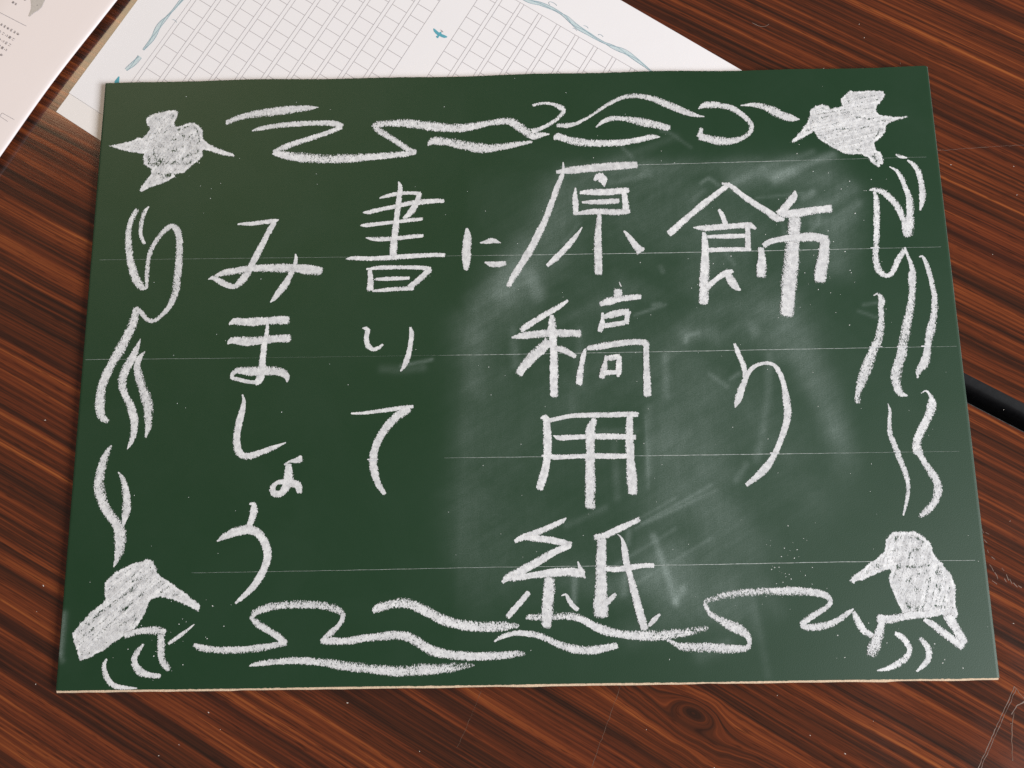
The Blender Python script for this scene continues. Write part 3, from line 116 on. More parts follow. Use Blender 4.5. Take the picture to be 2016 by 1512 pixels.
SMUDGES = [([(80.1,12.7),(92.8,22.6),(117.4,24.6),(135.7,9.2),(147.7,-20.7),(152.3,-49.6)],6.27,0.09),([(74.6,0.3),(68.3,-29),(73.8,-60.1),(91.8,-74.4)],9.64,0.06),([(94.8,56),(119.8,58.1),(143.9,49.8)],12.05,0.05),([(157.6,94.6),(165.5,70.4),(158.2,44.4)],8.67,0.08),([(28.6,86.5),(51.7,96.8),(79.2,90.8)],9.64,0.06),([(-5.1,26.9),(-15.2,1.9),(-18.1,-46.8),(-16.1,-88.8)],16.87,0.05),([(-28.6,17.2),(-30.1,-90.9)],6.27,0.03),([(20.9,84),(15.1,52.3),(-5,34.6)],10.84,0.13),([(4,57.8),(-8.7,34.7)],7.23,0.14),([(6.2,40.8),(9.7,31.8)],3.86,0.22),([(-19.9,29.8),(-21.4,-12.8)],5.3,0.08),([(-2.9,14.2),(-1.9,-3.3)],2.41,0.12),([(-5,37.2),(-22.4,17.1)],9.64,0.08),([(23.8,96.1),(84.6,96.7),(137.8,98.3)],4.34,0.09),([(33.2,73),(83.3,72),(146.1,76.1)],21.69,0.08),([(106.7,86.2),(117.1,91.4),(137.4,93.7)],3.37,0.16),([(128.2,88.5),(142.7,96.3),(158.2,101.4)],2.41,0.26),([(122.4,95.3),(148.2,103)],1.93,0.13),([(135.7,71),(156.1,77.2),(166.7,83.7)],3.86,0.12),([(141.3,78.8),(146.5,81.9)],1.93,0.22),([(144.5,57.6),(165.3,67.7)],3.37,0.09),([(109.4,90.2),(152.3,90.7)],6.27,0.11),([(145.2,65.5),(155.3,67.9),(168.5,75.6)],2.41,0.14),([(148.3,73.4),(157.4,62.6),(153.3,44.5)],8.19,0.08),([(123.3,4.4),(116.7,14.5),(96.9,9.9)],8.19,0.1),([(132.5,-0.7),(140.6,-20.6),(148.4,-40)],5.78,0.12),([(146.3,-37.6),(150.5,-56.6)],7.23,0.06),([(79.9,10.2),(92.2,11.2)],3.86,0.14),([(79.8,7.2),(80.4,10.2),(86.1,11.3)],1.2,0.18),([(88.2,-14.8),(83.4,-36.5),(87,-55.6)],12.53,0.11),([(111.8,14.6),(112.9,12.1)],2.89,0.16),([(119.3,-0.5),(117.1,-20.1),(112.9,-39.4),(109.8,-50.1)],2.17,0.1),([(104.9,-52.3),(99.7,-59.3)],1.69,0.12),([(89.8,-8.6),(97.8,-14.9)],1.2,0.15),([(100.5,-11.3),(104.2,-8.9)],1.2,0.16),([(62.5,-99.1),(85.1,-108.4),(91.5,-115.2)],14.46,0.14),([(50.7,-105.7),(68.8,-112.7)],9.64,0.1),([(20.8,-100.7),(39.1,-107.8)],7.23,0.07),([(72,-94.7),(95.8,-83.7)],12.05,0.07),([(60.2,-84.3),(64.8,-99.1),(68.7,-113.8)],1.69,0.22),([(68.7,-113.8),(72.4,-108.2)],1.93,0.22),([(48.9,-81.8),(48.2,-87.5)],1.45,0.18),([(46.8,-98.9),(45.4,-110.1)],1.69,0.18),([(23.5,-103),(22.8,-113.1)],1.45,0.24),([(20.3,-79),(38.1,-71.2)],1.69,0.1),([(32.9,-85),(54.3,-76.1),(71.1,-67.1)],0.72,0.12),([(55.3,-78.4),(87.9,-61.5)],0.48,0.16),([(51.7,-80.7),(90.1,-63.9)],0.48,0.14),([(39.4,-98.8),(70.4,-81)],0.72,0.1),([(50.7,-105.7),(86.4,-85.8)],0.72,0.1),([(103.3,-110.9),(105.6,-127.6),(108.1,-146.1)],1.93,0.06),([(104.4,-128.7),(102.8,-117.6)],3.37,0.05),([(108.2,-106.5),(114.2,-117.8)],4.82,0.05),([(78.8,-137.1),(90.4,-132.9)],3.86,0.09),([(-65.8,-3.7),(-56.6,-4.6),(-46.4,-3.3)],2.17,0.1),([(-56.6,-2.3),(-42,0.4)],0.48,0.24),([(16.7,16.4),(39.1,26.1)],2.89,0.05),([(28.9,13.6),(29.3,-13.7)],2.41,0.09),([(24.2,-23.4),(25.7,-13.7)],3.37,0.06),([(69.7,0.4),(69.2,-19.3)],1.93,0.12),([(60.6,-24),(59.4,-55.2)],1.93,0.1),([(59.2,-28.9),(58.6,-62.2)],0.96,0.11),([(43.9,-40.6),(44.1,-66.6)],1.93,0.09),([(37,-35.7),(53.7,-35.5)],1.69,0.09),([(56,20.7),(71,25.5)],0.72,0.16),([(51.8,36.1),(66.3,30.7)],4.82,0.06),([(30.5,67.8),(22.7,57.4)],1.2,0.12),([(46.3,88.8),(66.7,92.5)],1.69,0.12),([(61.6,92.6),(65.5,95.2)],1.45,0.12),([(91.7,87.9),(95.6,90.5),(100.4,86.4)],0.96,0.16),([(87.4,78.6),(92.7,83.8)],1.45,0.09),([(148.5,69.4),(147.7,65.4),(142.3,60.3)],1.2,0.16),([(130.3,65.8),(131.1,60.5)],1.2,0.12),([(118.8,79.3),(141.5,81.5)],0.72,0.13),([(69.4,44.8),(70.5,42.2)],1.2,0.14),([(101.9,50.6),(105.3,45.4)],1.2,0.11),([(64.8,25.6),(68.5,26.3)],0.96,0.16),([(166.2,23.7),(176.1,25.1)],0.48,0.14),([(163.5,20.7),(171.7,17.3),(175.4,18.5)],0.48,0.12),([(74.9,-38.8),(65.2,-43.4)],7.23,0.05),([(47.5,-127.9),(79.8,-120.6)],6.75,0.07),([(93.6,35.3),(113.2,34.9),(131.3,14.3)],14.46,0.07),([(41.5,97),(59.6,104.8),(80.3,112.6)],2.41,0.06),([(53.4,107.7),(58.2,102.1)],0.48,0.13),([(72.9,116.1),(77.9,114.9),(87.7,107)],0.72,0.09),([(128.9,14.3),(130.8,24.4)],7.23,0.07),([(-209.8,-115.4),(-209.9,-124.3),(-210.2,-132)],1.93,0.3),([(108.8,-29.7),(126.4,-49.1),(134.3,-68.1)],14.46,0.05),([(61.7,-66.9),(87.2,-72),(104.7,-90.6)],12.05,0.05),([(-30.1,-70.1),(-18.6,-104.7)],12.05,0.04),([(-209.6,-133.1),(-208.5,-135.3)],1.45,0.15),([(23.1,-18.5),(52.8,0.7)],16.87,0.04),([(67.6,-43.4),(66.2,-71.6)],12.05,0.04),([(39.1,26.1),(33.5,6)],14.46,0.04)]

# ------------------------------------------------------------------ helpers
def link(name, mesh, mat=None, parent=None):
    o = bpy.data.objects.new(name, mesh)
    COL.objects.link(o)
    if mat: mesh.materials.append(mat)
    if parent: o.parent = parent
    return o

def mesh_from(name, verts, faces, smooth=False):
    me = bpy.data.meshes.new(name)
    me.from_pydata([tuple(v) for v in verts], [], faces)
    me.update()
    if smooth:
        me.polygons.foreach_set('use_smooth', [True] * len(me.polygons))
    return me

def empty(name, loc=(0, 0, 0), rz=0.0):
    o = bpy.data.objects.new(name, None)
    COL.objects.link(o)
    o.location = loc; o.rotation_euler = (0, 0, rz)
    return o

def tag(o, label, cat, group=None):
    o['label'] = label; o['category'] = cat
    if group: o['group'] = group

class NT:
    """small node-tree builder"""
    def __init__(self, name):
        self.m = bpy.data.materials.new(name)
        self.m.use_nodes = True
        self.t = self.m.node_tree
        self.bsdf = self.t.nodes['Principled BSDF']
        self.out = self.t.nodes['Material Output']
    def n(self, kind, **kw):
        x = self.t.nodes.new(kind)
        for k, v in kw.items(): setattr(x, k, v)
        return x
    def put(self, sock, v):
        if isinstance(v, bpy.types.NodeSocket): self.t.links.new(v, sock)
        elif v is not None: sock.default_value = v
    def math(self, op, a, b=None, c=None, clamp=False):
        x = self.n('ShaderNodeMath', operation=op, use_clamp=clamp)
        for i, v in enumerate((a, b, c)):
            if v is not None: self.put(x.inputs[i], v)
        return x.outputs[0]
    def remap(self, v, a, b, c=0.0, d=1.0, smooth=False):
        x = self.n('ShaderNodeMapRange', interpolation_type='SMOOTHSTEP' if smooth else 'LINEAR')
        for i, q in enumerate((v, a, b, c, d)): self.put(x.inputs[i], q)
        return x.outputs[0]
    def coord(self):
        return self.n('ShaderNodeTexCoord').outputs['Object']
    def scaled(self, v, s, rot=(0, 0, 0), loc=(0, 0, 0)):
        x = self.n('ShaderNodeMapping')
        self.put(x.inputs['Vector'], v)
        x.inputs['Scale'].default_value = s
        x.inputs['Rotation'].default_value = rot
        x.inputs['Location'].default_value = loc
        return x.outputs[0]
    def noise(self, v, scale, detail=2.0, rough=0.5, dist=0.0):
        x = self.n('ShaderNodeTexNoise')
        self.put(x.inputs['Vector'], v)
        x.inputs['Scale'].default_value = scale
        x.inputs['Detail'].default_value = detail
        x.inputs['Roughness'].default_value = rough
        x.inputs['Distortion'].default_value = dist
        return x.outputs['Fac']
    def xyz(self, a, b, c=0.0):
        x = self.n('ShaderNodeCombineXYZ')
        for i, v in enumerate((a, b, c)): self.put(x.inputs[i], v)
        return x.outputs[0]
    def mix(self, f, a, b):
        x = self.n('ShaderNodeMix', data_type='RGBA')
        self.put(x.inputs[0], f)
        self.put(x.inputs[6], a if isinstance(a, bpy.types.NodeSocket) else tuple(a) + (1,))
        self.put(x.inputs[7], b if isinstance(b, bpy.types.NodeSocket) else tuple(b) + (1,))
        return x.outputs[2]
    def ramp(self, v, stops):
        x = self.n('ShaderNodeValToRGB')
        e = x.color_ramp.elements
        while len(e) < len(stops): e.new(0.5)
        for q, (p, c) in zip(e, stops):
            q.position = p; q.color = tuple(c) + (1,)
        self.put(x.inputs[0], v)
        return x.outputs[0]
    def bump(self, h, strength, dist):
        x = self.n('ShaderNodeBump')
        x.inputs['Strength'].default_value = strength
        x.inputs['Distance'].default_value = dist
        self.put(x.inputs['Height'], h)
        self.put(self.bsdf.inputs['Normal'], x.outputs[0])
    def attr(self, name):
        return self.n('ShaderNodeAttribute', attribute_name=name).outputs['Fac']
    def base(self, col=None, rough=None, **kw):
        if col is not None: self.put(self.bsdf.inputs['Base Color'], col if isinstance(col, bpy.types.NodeSocket) else tuple(col) + (1,))
        if rough is not None: self.put(self.bsdf.inputs['Roughness'], rough)
        for k, v in kw.items(): self.put(self.bsdf.inputs[k], v)

def srgb(r, g, b):
    f = lambda c: (c / 255 / 12.92) if c / 255 <= 0.04045 else ((c / 255 + 0.055) / 1.055) ** 2.4
    return (f(r), f(g), f(b))

# ------------------------------------------------------------------ materials
def wood_material(name, knots, seed, tint=1.0):
    m = NT(name)
    co = m.coord()
    sep = m.n('ShaderNodeSeparateXYZ'); m.put(sep.inputs[0], co)
    u, v = sep.outputs[0], sep.outputs[1]
    # the grain drifts slowly across its own length
    w1 = m.noise(m.xyz(m.math('MULTIPLY', u, 2.4), m.math('MULTIPLY', v, 5.0), seed), 1.0, 2)
    w2 = m.noise(m.xyz(m.math('MULTIPLY', u, 11.0), m.math('MULTIPLY', v, 26.0), seed + 3), 1.0, 2)
    h = m.math('ADD', v, m.math('MULTIPLY_ADD', w1, 0.014, m.math('MULTIPLY', w2, 0.0022)))
    ring_w = None
    for (ku, kv, stretch, r) in knots:                 # growth rings closing round a knot
        du = m.math('DIVIDE', m.math('SUBTRACT', u, ku), stretch)
        dv = m.math('SUBTRACT', v, kv)
        wob = m.noise(m.xyz(m.math('MULTIPLY', u, 40.0), m.math('MULTIPLY', v, 70.0), seed + ku), 1.0, 2)
        d = m.math('SQRT', m.math('ADD', m.math('MULTIPLY', du, du), m.math('MULTIPLY', dv, dv)))
        d = m.math('MULTIPLY', d, m.remap(wob, 0.25, 0.75, 0.75, 1.25))
        wt = m.math('EXPONENT', m.math('MULTIPLY', m.math('POWER', m.math('DIVIDE', d, r), 2.0), -1.0))
        dd = m.math('MULTIPLY_ADD', d, 1.25, kv)
        h = m.math('ADD', m.math('MULTIPLY', h, m.math('SUBTRACT', 1.0, wt)), m.math('MULTIPLY', dd, wt))
        ring_w = wt if ring_w is None else m.math('MAXIMUM', ring_w, wt)
    band = m.noise(m.xyz(m.math('MULTIPLY', u, 1.6), m.math('MULTIPLY', h, 105.0), seed), 1.0, 3, 0.6)
    band2 = m.noise(m.xyz(m.math('MULTIPLY', u, 2.2), m.math('MULTIPLY', h, 330.0), seed + 9), 1.0, 2, 0.5)
    fine = m.noise(m.xyz(m.math('MULTIPLY', u, 9.0), m.math('MULTIPLY', h, 900.0), seed + 5), 1.0, 2, 0.6)
    val = m.math('ADD', m.math('MULTIPLY_ADD', band, 0.62, m.math('MULTIPLY', band2, 0.40)), m.math('MULTIPLY', m.math('SUBTRACT', fine, 0.5), 0.44))
    if ring_w is not None:
        val = m.math('SUBTRACT', val, m.math('MULTIPLY', m.math('POWER', ring_w, 10.0), 0.12))
    col = m.ramp(val, [(0.34, srgb(40, 23, 16)), (0.43, srgb(58, 30, 19)), (0.49, srgb(74, 36, 20)), (0.55, srgb(92, 43, 23)), (0.62, srgb(114, 56, 28)), (0.72, srgb(148, 82, 40))])
    # red blush in places, and short dark pores lying along the grain
    blush = m.noise(m.xyz(m.math('MULTIPLY', u, 5.0), m.math('MULTIPLY', h, 22.0), seed + 20), 1.0, 2)
    col = m.mix(m.remap(blush, 0.5, 0.7, 0.0, 0.3), col, m.mix(0.5, col, srgb(100, 38, 27)))
    pore = m.noise(m.xyz(m.math('MULTIPLY', u, 95.0), m.math('MULTIPLY', h, 1500.0), seed + 31), 1.0, 1)
    col = m.mix(m.remap(pore, 0.60, 0.70, 0.0, 0.55), col, srgb(34, 17, 11))
    smear = m.noise(co, 14.0, 3, 0.6)
    fleck = m.noise(co, 900.0, 1)
    m.base(col, m.remap(smear, 0.3, 0.7, 0.11, 0.19))
    m.put(m.bsdf.inputs['Specular IOR Level'], 0.5)
    m.bump(m.math('ADD', m.math('MULTIPLY', pore, -0.6), m.math('MULTIPLY', fleck, 0.12)), 0.06, 0.0002)
    return m.m

def chalk_material():
    m = NT('white_chalk')
    co = m.coord()
    cov = m.attr('cov')
    st = m.scaled(co, (1.0, 0.62, 1.0))
    g1 = m.noise(st, 2700.0, 2, 0.65)                   # grain of the board catching the chalk
    g2 = m.noise(m.scaled(co, (1.25, 0.6, 1.0)), 1500.0, 2, 0.55)
    g3 = m.noise(co, 170.0, 2)
    k = m.math('ADD', m.math('MULTIPLY', m.math('SUBTRACT', g1, 0.5), 1.9), m.math('MULTIPLY', m.math('SUBTRACT', g2, 0.5), 1.1))
    k = m.math('ADD', k, m.math('MULTIPLY', m.math('SUBTRACT', g3, 0.5), 0.3))
    k = m.math('ADD', k, cov)
    alpha = m.remap(k, 0.36, 0.66, 0.0, 1.0, True)
    lay = m.noise(co, 420.0, 3, 0.6)
    col = m.ramp(m.math('MULTIPLY_ADD', g1, 0.35, m.math('MULTIPLY', lay, 0.65)), [(0.32, (0.48, 0.48, 0.495)), (0.50, (0.64, 0.64, 0.655)), (0.64, (0.76, 0.76, 0.77))])
    tone = m.attr('tone')
    mul = m.n('ShaderNodeVectorMath', operation='SCALE')
    m.put(mul.inputs[0], col); m.put(mul.inputs['Scale'], tone)
    m.base(mul.outputs[0], 0.95)
    m.put(m.bsdf.inputs['Specular IOR Level'], 0.1)
    m.bump(m.math('ADD', g1, lay), 0.35, 0.0003)
    m.put(m.bsdf.inputs['Alpha'], alpha)
    return m.m

def board_material():
    m = NT('green_writing_sheet')
    co = m.coord()
    dust_edge_light = m.attr('dust_edge_light')
    grain = m.noise(co, 1900.0, 2, 0.6)
    st = m.noise(m.scaled(m.scaled(co, (1, 1, 1), rot=(0, 0, math.radians(-32))), (26.0, 190.0, 1.0)), 1.0, 3, 0.65)
    st2 = m.noise(m.scaled(co, (500.0, 70.0, 1.0)), 1.0, 3, 0.6)
    cloud = m.noise(co, 24.0, 4, 0.65, 0.6)
    f = m.math('MULTIPLY', dust_edge_light, m.math('MULTIPLY', m.remap(st, 0.25, 0.75, 0.72, 1.28), m.remap(st2, 0.3, 0.7, 0.9, 1.1)))
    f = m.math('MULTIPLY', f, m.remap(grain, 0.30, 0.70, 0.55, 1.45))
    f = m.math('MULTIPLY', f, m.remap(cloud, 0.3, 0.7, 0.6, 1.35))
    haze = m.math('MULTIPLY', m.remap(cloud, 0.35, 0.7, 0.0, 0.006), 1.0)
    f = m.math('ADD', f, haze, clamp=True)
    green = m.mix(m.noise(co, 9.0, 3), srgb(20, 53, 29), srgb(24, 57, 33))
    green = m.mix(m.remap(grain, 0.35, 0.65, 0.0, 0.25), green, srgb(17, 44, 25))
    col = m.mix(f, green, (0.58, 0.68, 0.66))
    m.base(col, m.math('MULTIPLY_ADD', f, 0.5, 0.50))
    m.put(m.bsdf.inputs['Specular IOR Level'], 0.40)
    wave = m.noise(co, 11.0, 2)
    m.bump(m.math('MULTIPLY_ADD', wave, 9.0, grain), 0.16, 0.00025)
    return m.m

def plain(name, col, rough=0.6, spec=0.4, nscale=None, namp=0.12, bump=None):
    m = NT(name)
    c = tuple(col)
    if nscale:
        q = m.noise(m.coord(), nscale, 3, 0.6)
        m.base(m.mix(m.remap(q, 0.3, 0.7), tuple(x * (1 - namp) for x in c), tuple(min(1, x * (1 + namp)) for x in c)), rough)
        if bump: m.bump(q, bump, 0.0003)
    else:
        m.base(c, rough)
    m.put(m.bsdf.inputs['Specular IOR Level'], spec)
    return m.m

def paper_material(name, col):
    m = NT(name)
    co = m.coord()
    fib = m.noise(co, 1500.0, 3, 0.6)
    cl = m.noise(co, 22.0, 3)
    c = m.mix(m.remap(fib, 0.3, 0.7), tuple(x * 0.975 for x in col), col)
    c = m.mix(m.remap(cl, 0.3, 0.7, 0.0, 0.5), c, tuple(x * 0.96 for x in col))
    m.base(c, 0.75)
    m.put(m.bsdf.inputs['Specular IOR Level'], 0.3)
    m.bump(m.math('ADD', m.math('MULTIPLY', fib, 0.2), m.math('MULTIPLY', cl, 4.0)), 0.12, 0.0004)
    return m.m

def print_material(name, col, strength=1.0):
    m = NT(name)
    q = m.noise(m.coord(), 1200.0, 2)
    m.base(m.mix(m.remap(q, 0.3, 0.7), tuple(min(1, x * 1.08) for x in col), tuple(x * 0.94 for x in col)), 0.75)
    m.put(m.bsdf.inputs['Specular IOR Level'], 0.25)
    return m.m

CHALK = chalk_material()
HAIR = plain('chalky_fold', (0.44, 0.47, 0.46), 0.95, 0.1, 700.0, 0.5)
BOARD = board_material()
CORE = plain('raw_fibreboard_edge', (0.62, 0.46, 0.32), 0.85, 0.2, 1600.0, 0.25, 0.4)
RUBBER = plain('black_rubber_edging', (0.006, 0.006, 0.007), 0.45, 0.16, 300.0, 0.3, 0.1)
WORN = plain('worn_grey_edge_strip', (0.075, 0.068, 0.066), 0.5, 0.4, 500.0, 0.5, 0.2)
BLOCKER = plain('black_blocker', (0.006, 0.006, 0.006), 0.6, 0.3)
PAPER = paper_material('manuscript_paper', (0.815, 0.795, 0.82))
PAPER2 = paper_material('under_sheet_paper', (0.80, 0.76, 0.75))
LEAF = paper_material('leaflet_paper', (0.83, 0.75, 0.745))
RULE = print_material('grey_printed_rule', (0.40, 0.37, 0.385))
INK = print_material('grey_printed_text', (0.26, 0.23, 0.235))
SHADE = print_material('grey_wash_print', (0.50, 0.46, 0.43))
TEAL = print_material('teal_print', (0.10, 0.36, 0.45))
WAVEBLUE = print_material('pale_blue_wave_print', (0.52, 0.62, 0.65))
WAVELINE = print_material('blue_grey_wave_line', (0.25, 0.35, 0.41))
MARK = print_material('pale_scuff', (0.20, 0.14, 0.115))
SCR = print_material('fine_scratch', (0.17, 0.10, 0.07))

# ------------------------------------------------------------------ the two tables
TH = math.radians(-30.1)
def make_table(label, origin, side, knots, seed, trim_w, trim_mat):
    t = empty('folding_table', (origin[0] * MM, origin[1] * MM, 0.0), TH)
    tag(t, label, 'table', 'two folding tables pushed edge to edge')
    x0, x1, depth, th = -0.95, 0.85, 0.45 * side, -0.028
    ys = (0.0, depth)
    y0, y1 = min(ys), max(ys)
    v = [(x0, y0, 0), (x1, y0, 0), (x1, y1, 0), (x0, y1, 0), (x0, y0, th), (x1, y0, th), (x1, y1, th), (x0, y1, th)]
    f = [(0, 1, 2, 3), (7, 6, 5, 4), (0, 4, 5, 1), (1, 5, 6, 2), (2, 6, 7, 3), (3, 7, 4, 0)]
    link('table_top', mesh_from('table_top', v, f), wood_material('rosewood_laminate', knots, seed), t)
    # edge strip: rounded profile run along the edge that meets the other table
    prof = []
    n = 12
    for i in range(n + 1):
        a = math.pi * i / n
        prof.append((-side * trim_w * MM * math.sin(a) ** 0.45 if 0 < i < n else 0.0, -0.014 + 0.0142 * math.copysign(abs(math.cos(a)) ** 0.7, math.cos(a))))
    vv, ff = [], []
    xs = np.linspace(x0, x1, 60)
    for x in xs:
        for (py, pz) in prof: vv.append((x, py, pz))
    k = len(prof)
    for i in range(len(xs) - 1):
        for j in range(k - 1):
            a = i * k + j
            q = (a, a + 1, a + k + 1, a + k)
            ff.append(q if side > 0 else q[::-1])
    link('edge_strip', mesh_from('edge_strip', vv, ff, True), trim_mat, t)
    yf = (-0.016, 0.05) if side > 0 else (-0.05, -0.004)  # unseen bars added below the seam so background light stays out of the gap
    v = [(x0, yf[0], -0.029), (x1, yf[0], -0.029), (x1, yf[1], -0.029), (x0, yf[1], -0.029), (x0, yf[0], -0.06), (x1, yf[0], -0.06), (x1, yf[1], -0.06), (x0, yf[1], -0.06)]
    link('light_blocker', mesh_from('light_blocker', v, f), BLOCKER, t)
    return t
upper_table = make_table('rosewood-grain table top with thick black rubber edge, behind the chalkboard', (212.3, -9.5), 1,
                         [], 4.0, 7.0, RUBBER)
lower_table = make_table('rosewood-grain table top with a knot, in front of the chalkboard', (211.9, -24.2), -1,
                         [(-0.0492, -0.1883, 2.2, 0.0095)], 17.0, 0.9, WORN)

# ------------------------------------------------------------------ thin printed / scratched ribbons
def ribbon(pts, widths, z, name='ribbon'):
    """flat strip along pts (mm); z is a number or a function of x, y"""
    P = np.array(pts, float)
    d = np.gradient(P, axis=0)
    d /= np.linalg.norm(d, axis=1)[:, None] + 1e-9
    nrm = np.stack([-d[:, 1], d[:, 0]], 1)
    W = np.array(widths, float)[:, None] * 0.5 if np.ndim(widths) else np.full((len(P), 1), widths * 0.5)
    L, R = P + nrm * W, P - nrm * W
    vs = []
    for a, b in zip(L, R):
        for q in (a, b):
            zz = z(q[0], q[1]) if callable(z) else z
            vs.append((q[0] * MM, q[1] * MM, zz * MM))
    fs = [(2 * i, 2 * i + 1, 2 * i + 3, 2 * i + 2) for i in range(len(P) - 1)]
    return vs, fs

def join(parts):
    V, Fc = [], []
    for v, f in parts:
        o = len(V)
        V += v
        Fc += [tuple(i + o for i in q) for q in f]
    return V, Fc

def smooth_path(pts, step):
    P = np.array(pts, float)
    if len(P) < 3:
        n = max(2, int(np.linalg.norm(P[-1][:2] - P[0][:2]) / step) + 1)
        t = np.linspace(0, 1, n)[:, None]
        return P[0] * (1 - t) + P[-1] * t
    Q = np.vstack([2 * P[0] - P[1], P, 2 * P[-1] - P[-2]])
    out = []
    for i in range(1, len(Q) - 2):
        p0, p1, p2, p3 = Q[i - 1], Q[i], Q[i + 1], Q[i + 2]
        # centripetal parameters keep the curve from overshooting
        t0 = 0.0
        t1 = t0 + max(1e-3, np.linalg.norm(p1[:2] - p0[:2])) ** 0.5
        t2 = t1 + max(1e-3, np.linalg.norm(p2[:2] - p1[:2])) ** 0.5
        t3 = t2 + max(1e-3, np.linalg.norm(p3[:2] - p2[:2])) ** 0.5
        n = max(1, int(np.linalg.norm(p2[:2] - p1[:2]) / step + 0.5))
        for k in range(n):
            t = t1 + (t2 - t1) * k / n
            A1 = (t1 - t) / (t1 - t0) * p0 + (t - t0) / (t1 - t0) * p1
            A2 = (t2 - t) / (t2 - t1) * p1 + (t - t1) / (t2 - t1) * p2
            A3 = (t3 - t) / (t3 - t2) * p2 + (t - t2) / (t3 - t2) * p3
            B1 = (t2 - t) / (t2 - t0) * A1 + (t - t0) / (t2 - t0) * A2
            B2 = (t3 - t) / (t3 - t1) * A2 + (t - t1) / (t3 - t1) * A3
            out.append((t2 - t) / (t2 - t1) * B1 + (t - t1) / (t2 - t1) * B2)
    out.append(P[-1])
    return np.array(out)

# ------------------------------------------------------------------ scratches and specks on the tables (part of their tops)
def on_table(tbl, name, parts, mat):
    V, Fc = join(parts)
    o = link(name, mesh_from(name, V, Fc), mat)
    o.parent = tbl
    o.matrix_parent_inverse = (Matrix.Translation(tbl.location) @ Matrix.Rotation(TH, 4, 'Z')).inverted()
    return o
def jag(pts, amp=0.12, step=1.5):
    q = smooth_path(pts, step)
    q[:, :2] += rng.normal(0, amp, (len(q), 2))
    return q
def line_parts(pts, w, z=0.05):
    q = jag(pts)
    return ribbon(q[:, :2], w * (0.5 + rng.random(len(q))), z)
on_table(lower_table, 'scratch', [line_parts([(218.6, -153.0), (208.5, -170.0), (198.4, -187.0), (190, -201)], 0.26), line_parts([(218.6, -153), (222.5, -158.2), (230, -166)], 0.2),
                                  line_parts([(219.3, -154.0), (209.2, -171.0), (199.4, -187.5)], 0.2)], MARK)
on_table(lower_table, 'scratch', [line_parts([(222.6, -159.3), (219, -161), (216, -164.5)], 0.4)], MARK)
on_table(lower_table, 'scratch', [line_parts([(217, -164), (215.4, -170), (214, -184)], 0.3, 0.06)], SCR)
on_table(lower_table, 'scratch', [line_parts([(43.0, -150.3), (36, -167), (28.8, -184.3), (20, -205)], 0.10)], SCR)
on_table(lower_table, 'scratch', [line_parts([(-20, -152), (-26, -166), (-31, -176)], 0.08)], SCR)
on_table(upper_table, 'scratch', [line_parts([(205, 104.2), (230, 105.6), (256.2, 106.8), (275, 107.8)], 0.11)], MARK)
sc = []
for (x, y) in [(212.5, -83), (213.2, -88), (214.6, -85), (213.9, -93), (215.4, -96), (214.4, -99.5), (216.0, -103), (214.8, -106.5)]:
    sc.append(line_parts([(x + random.uniform(-.6, .6), y), (x + random.uniform(.4, 1.6), y - random.uniform(1.0, 3.2))], 0.22))
on_table(lower_table, 'scuff_mark', sc, MARK)
sc = []
for (x, y) in [(219.5, -101), (221, -104), (222.4, -106.0), (224, -108), (226, -109), (220, -106)]:
    sc.append(line_parts([(x, y), (x + random.uniform(.6, 1.6), y - random.uniform(1.0, 3.0))], 0.3))
on_table(lower_table, 'scuff_mark', sc, MARK)
on_table(upper_table, 'lint_thread', [line_parts([(124, 178), (127, 176.2), (130.5, 175.6), (133, 176.8)], 0.22, 0.3)], MARK)

def specks(n, region, smin, smax, z):
    V, Fc = [], []
    k = 0
    while k < n:
        x = random.uniform(region[0], region[2]); y = random.uniform(region[1], region[3])
        if -213 < x < 214 and -152 < y < 150: continue
        r = random.uniform(smin, smax); a0 = random.uniform(0, 6.28); el = random.uniform(1, 2.4)
        o = len(V)
        for i in range(6):
            a = i * math.pi / 3
            px, py = r * math.cos(a) * el, r * math.sin(a)
            V.append(((x + px * math.cos(a0) - py * math.sin(a0)) * MM, (y + px * math.sin(a0) + py * math.cos(a0)) * MM, z * MM))
        V.append((x * MM, y * MM, (z + r * 0.8) * MM))
        Fc += [(o + i, o + (i + 1) % 6, o + 6) for i in range(6)]
        k += 1
    return V, Fc
o = on_table(lower_table, 'dust_specks', [specks(24, (-235, -195, 235, -20), 0.10, 0.26, 0.02)], plain('lint_white', (0.62, 0.57, 0.52), 0.9))
o['kind'] = 'stuff'
o = on_table(upper_table, 'dust_specks', [specks(8, (120, 20, 262, 190), 0.09, 0.22, 0.02)], plain('lint_white', (0.62, 0.57, 0.52), 0.9))
o['kind'] = 'stuff'

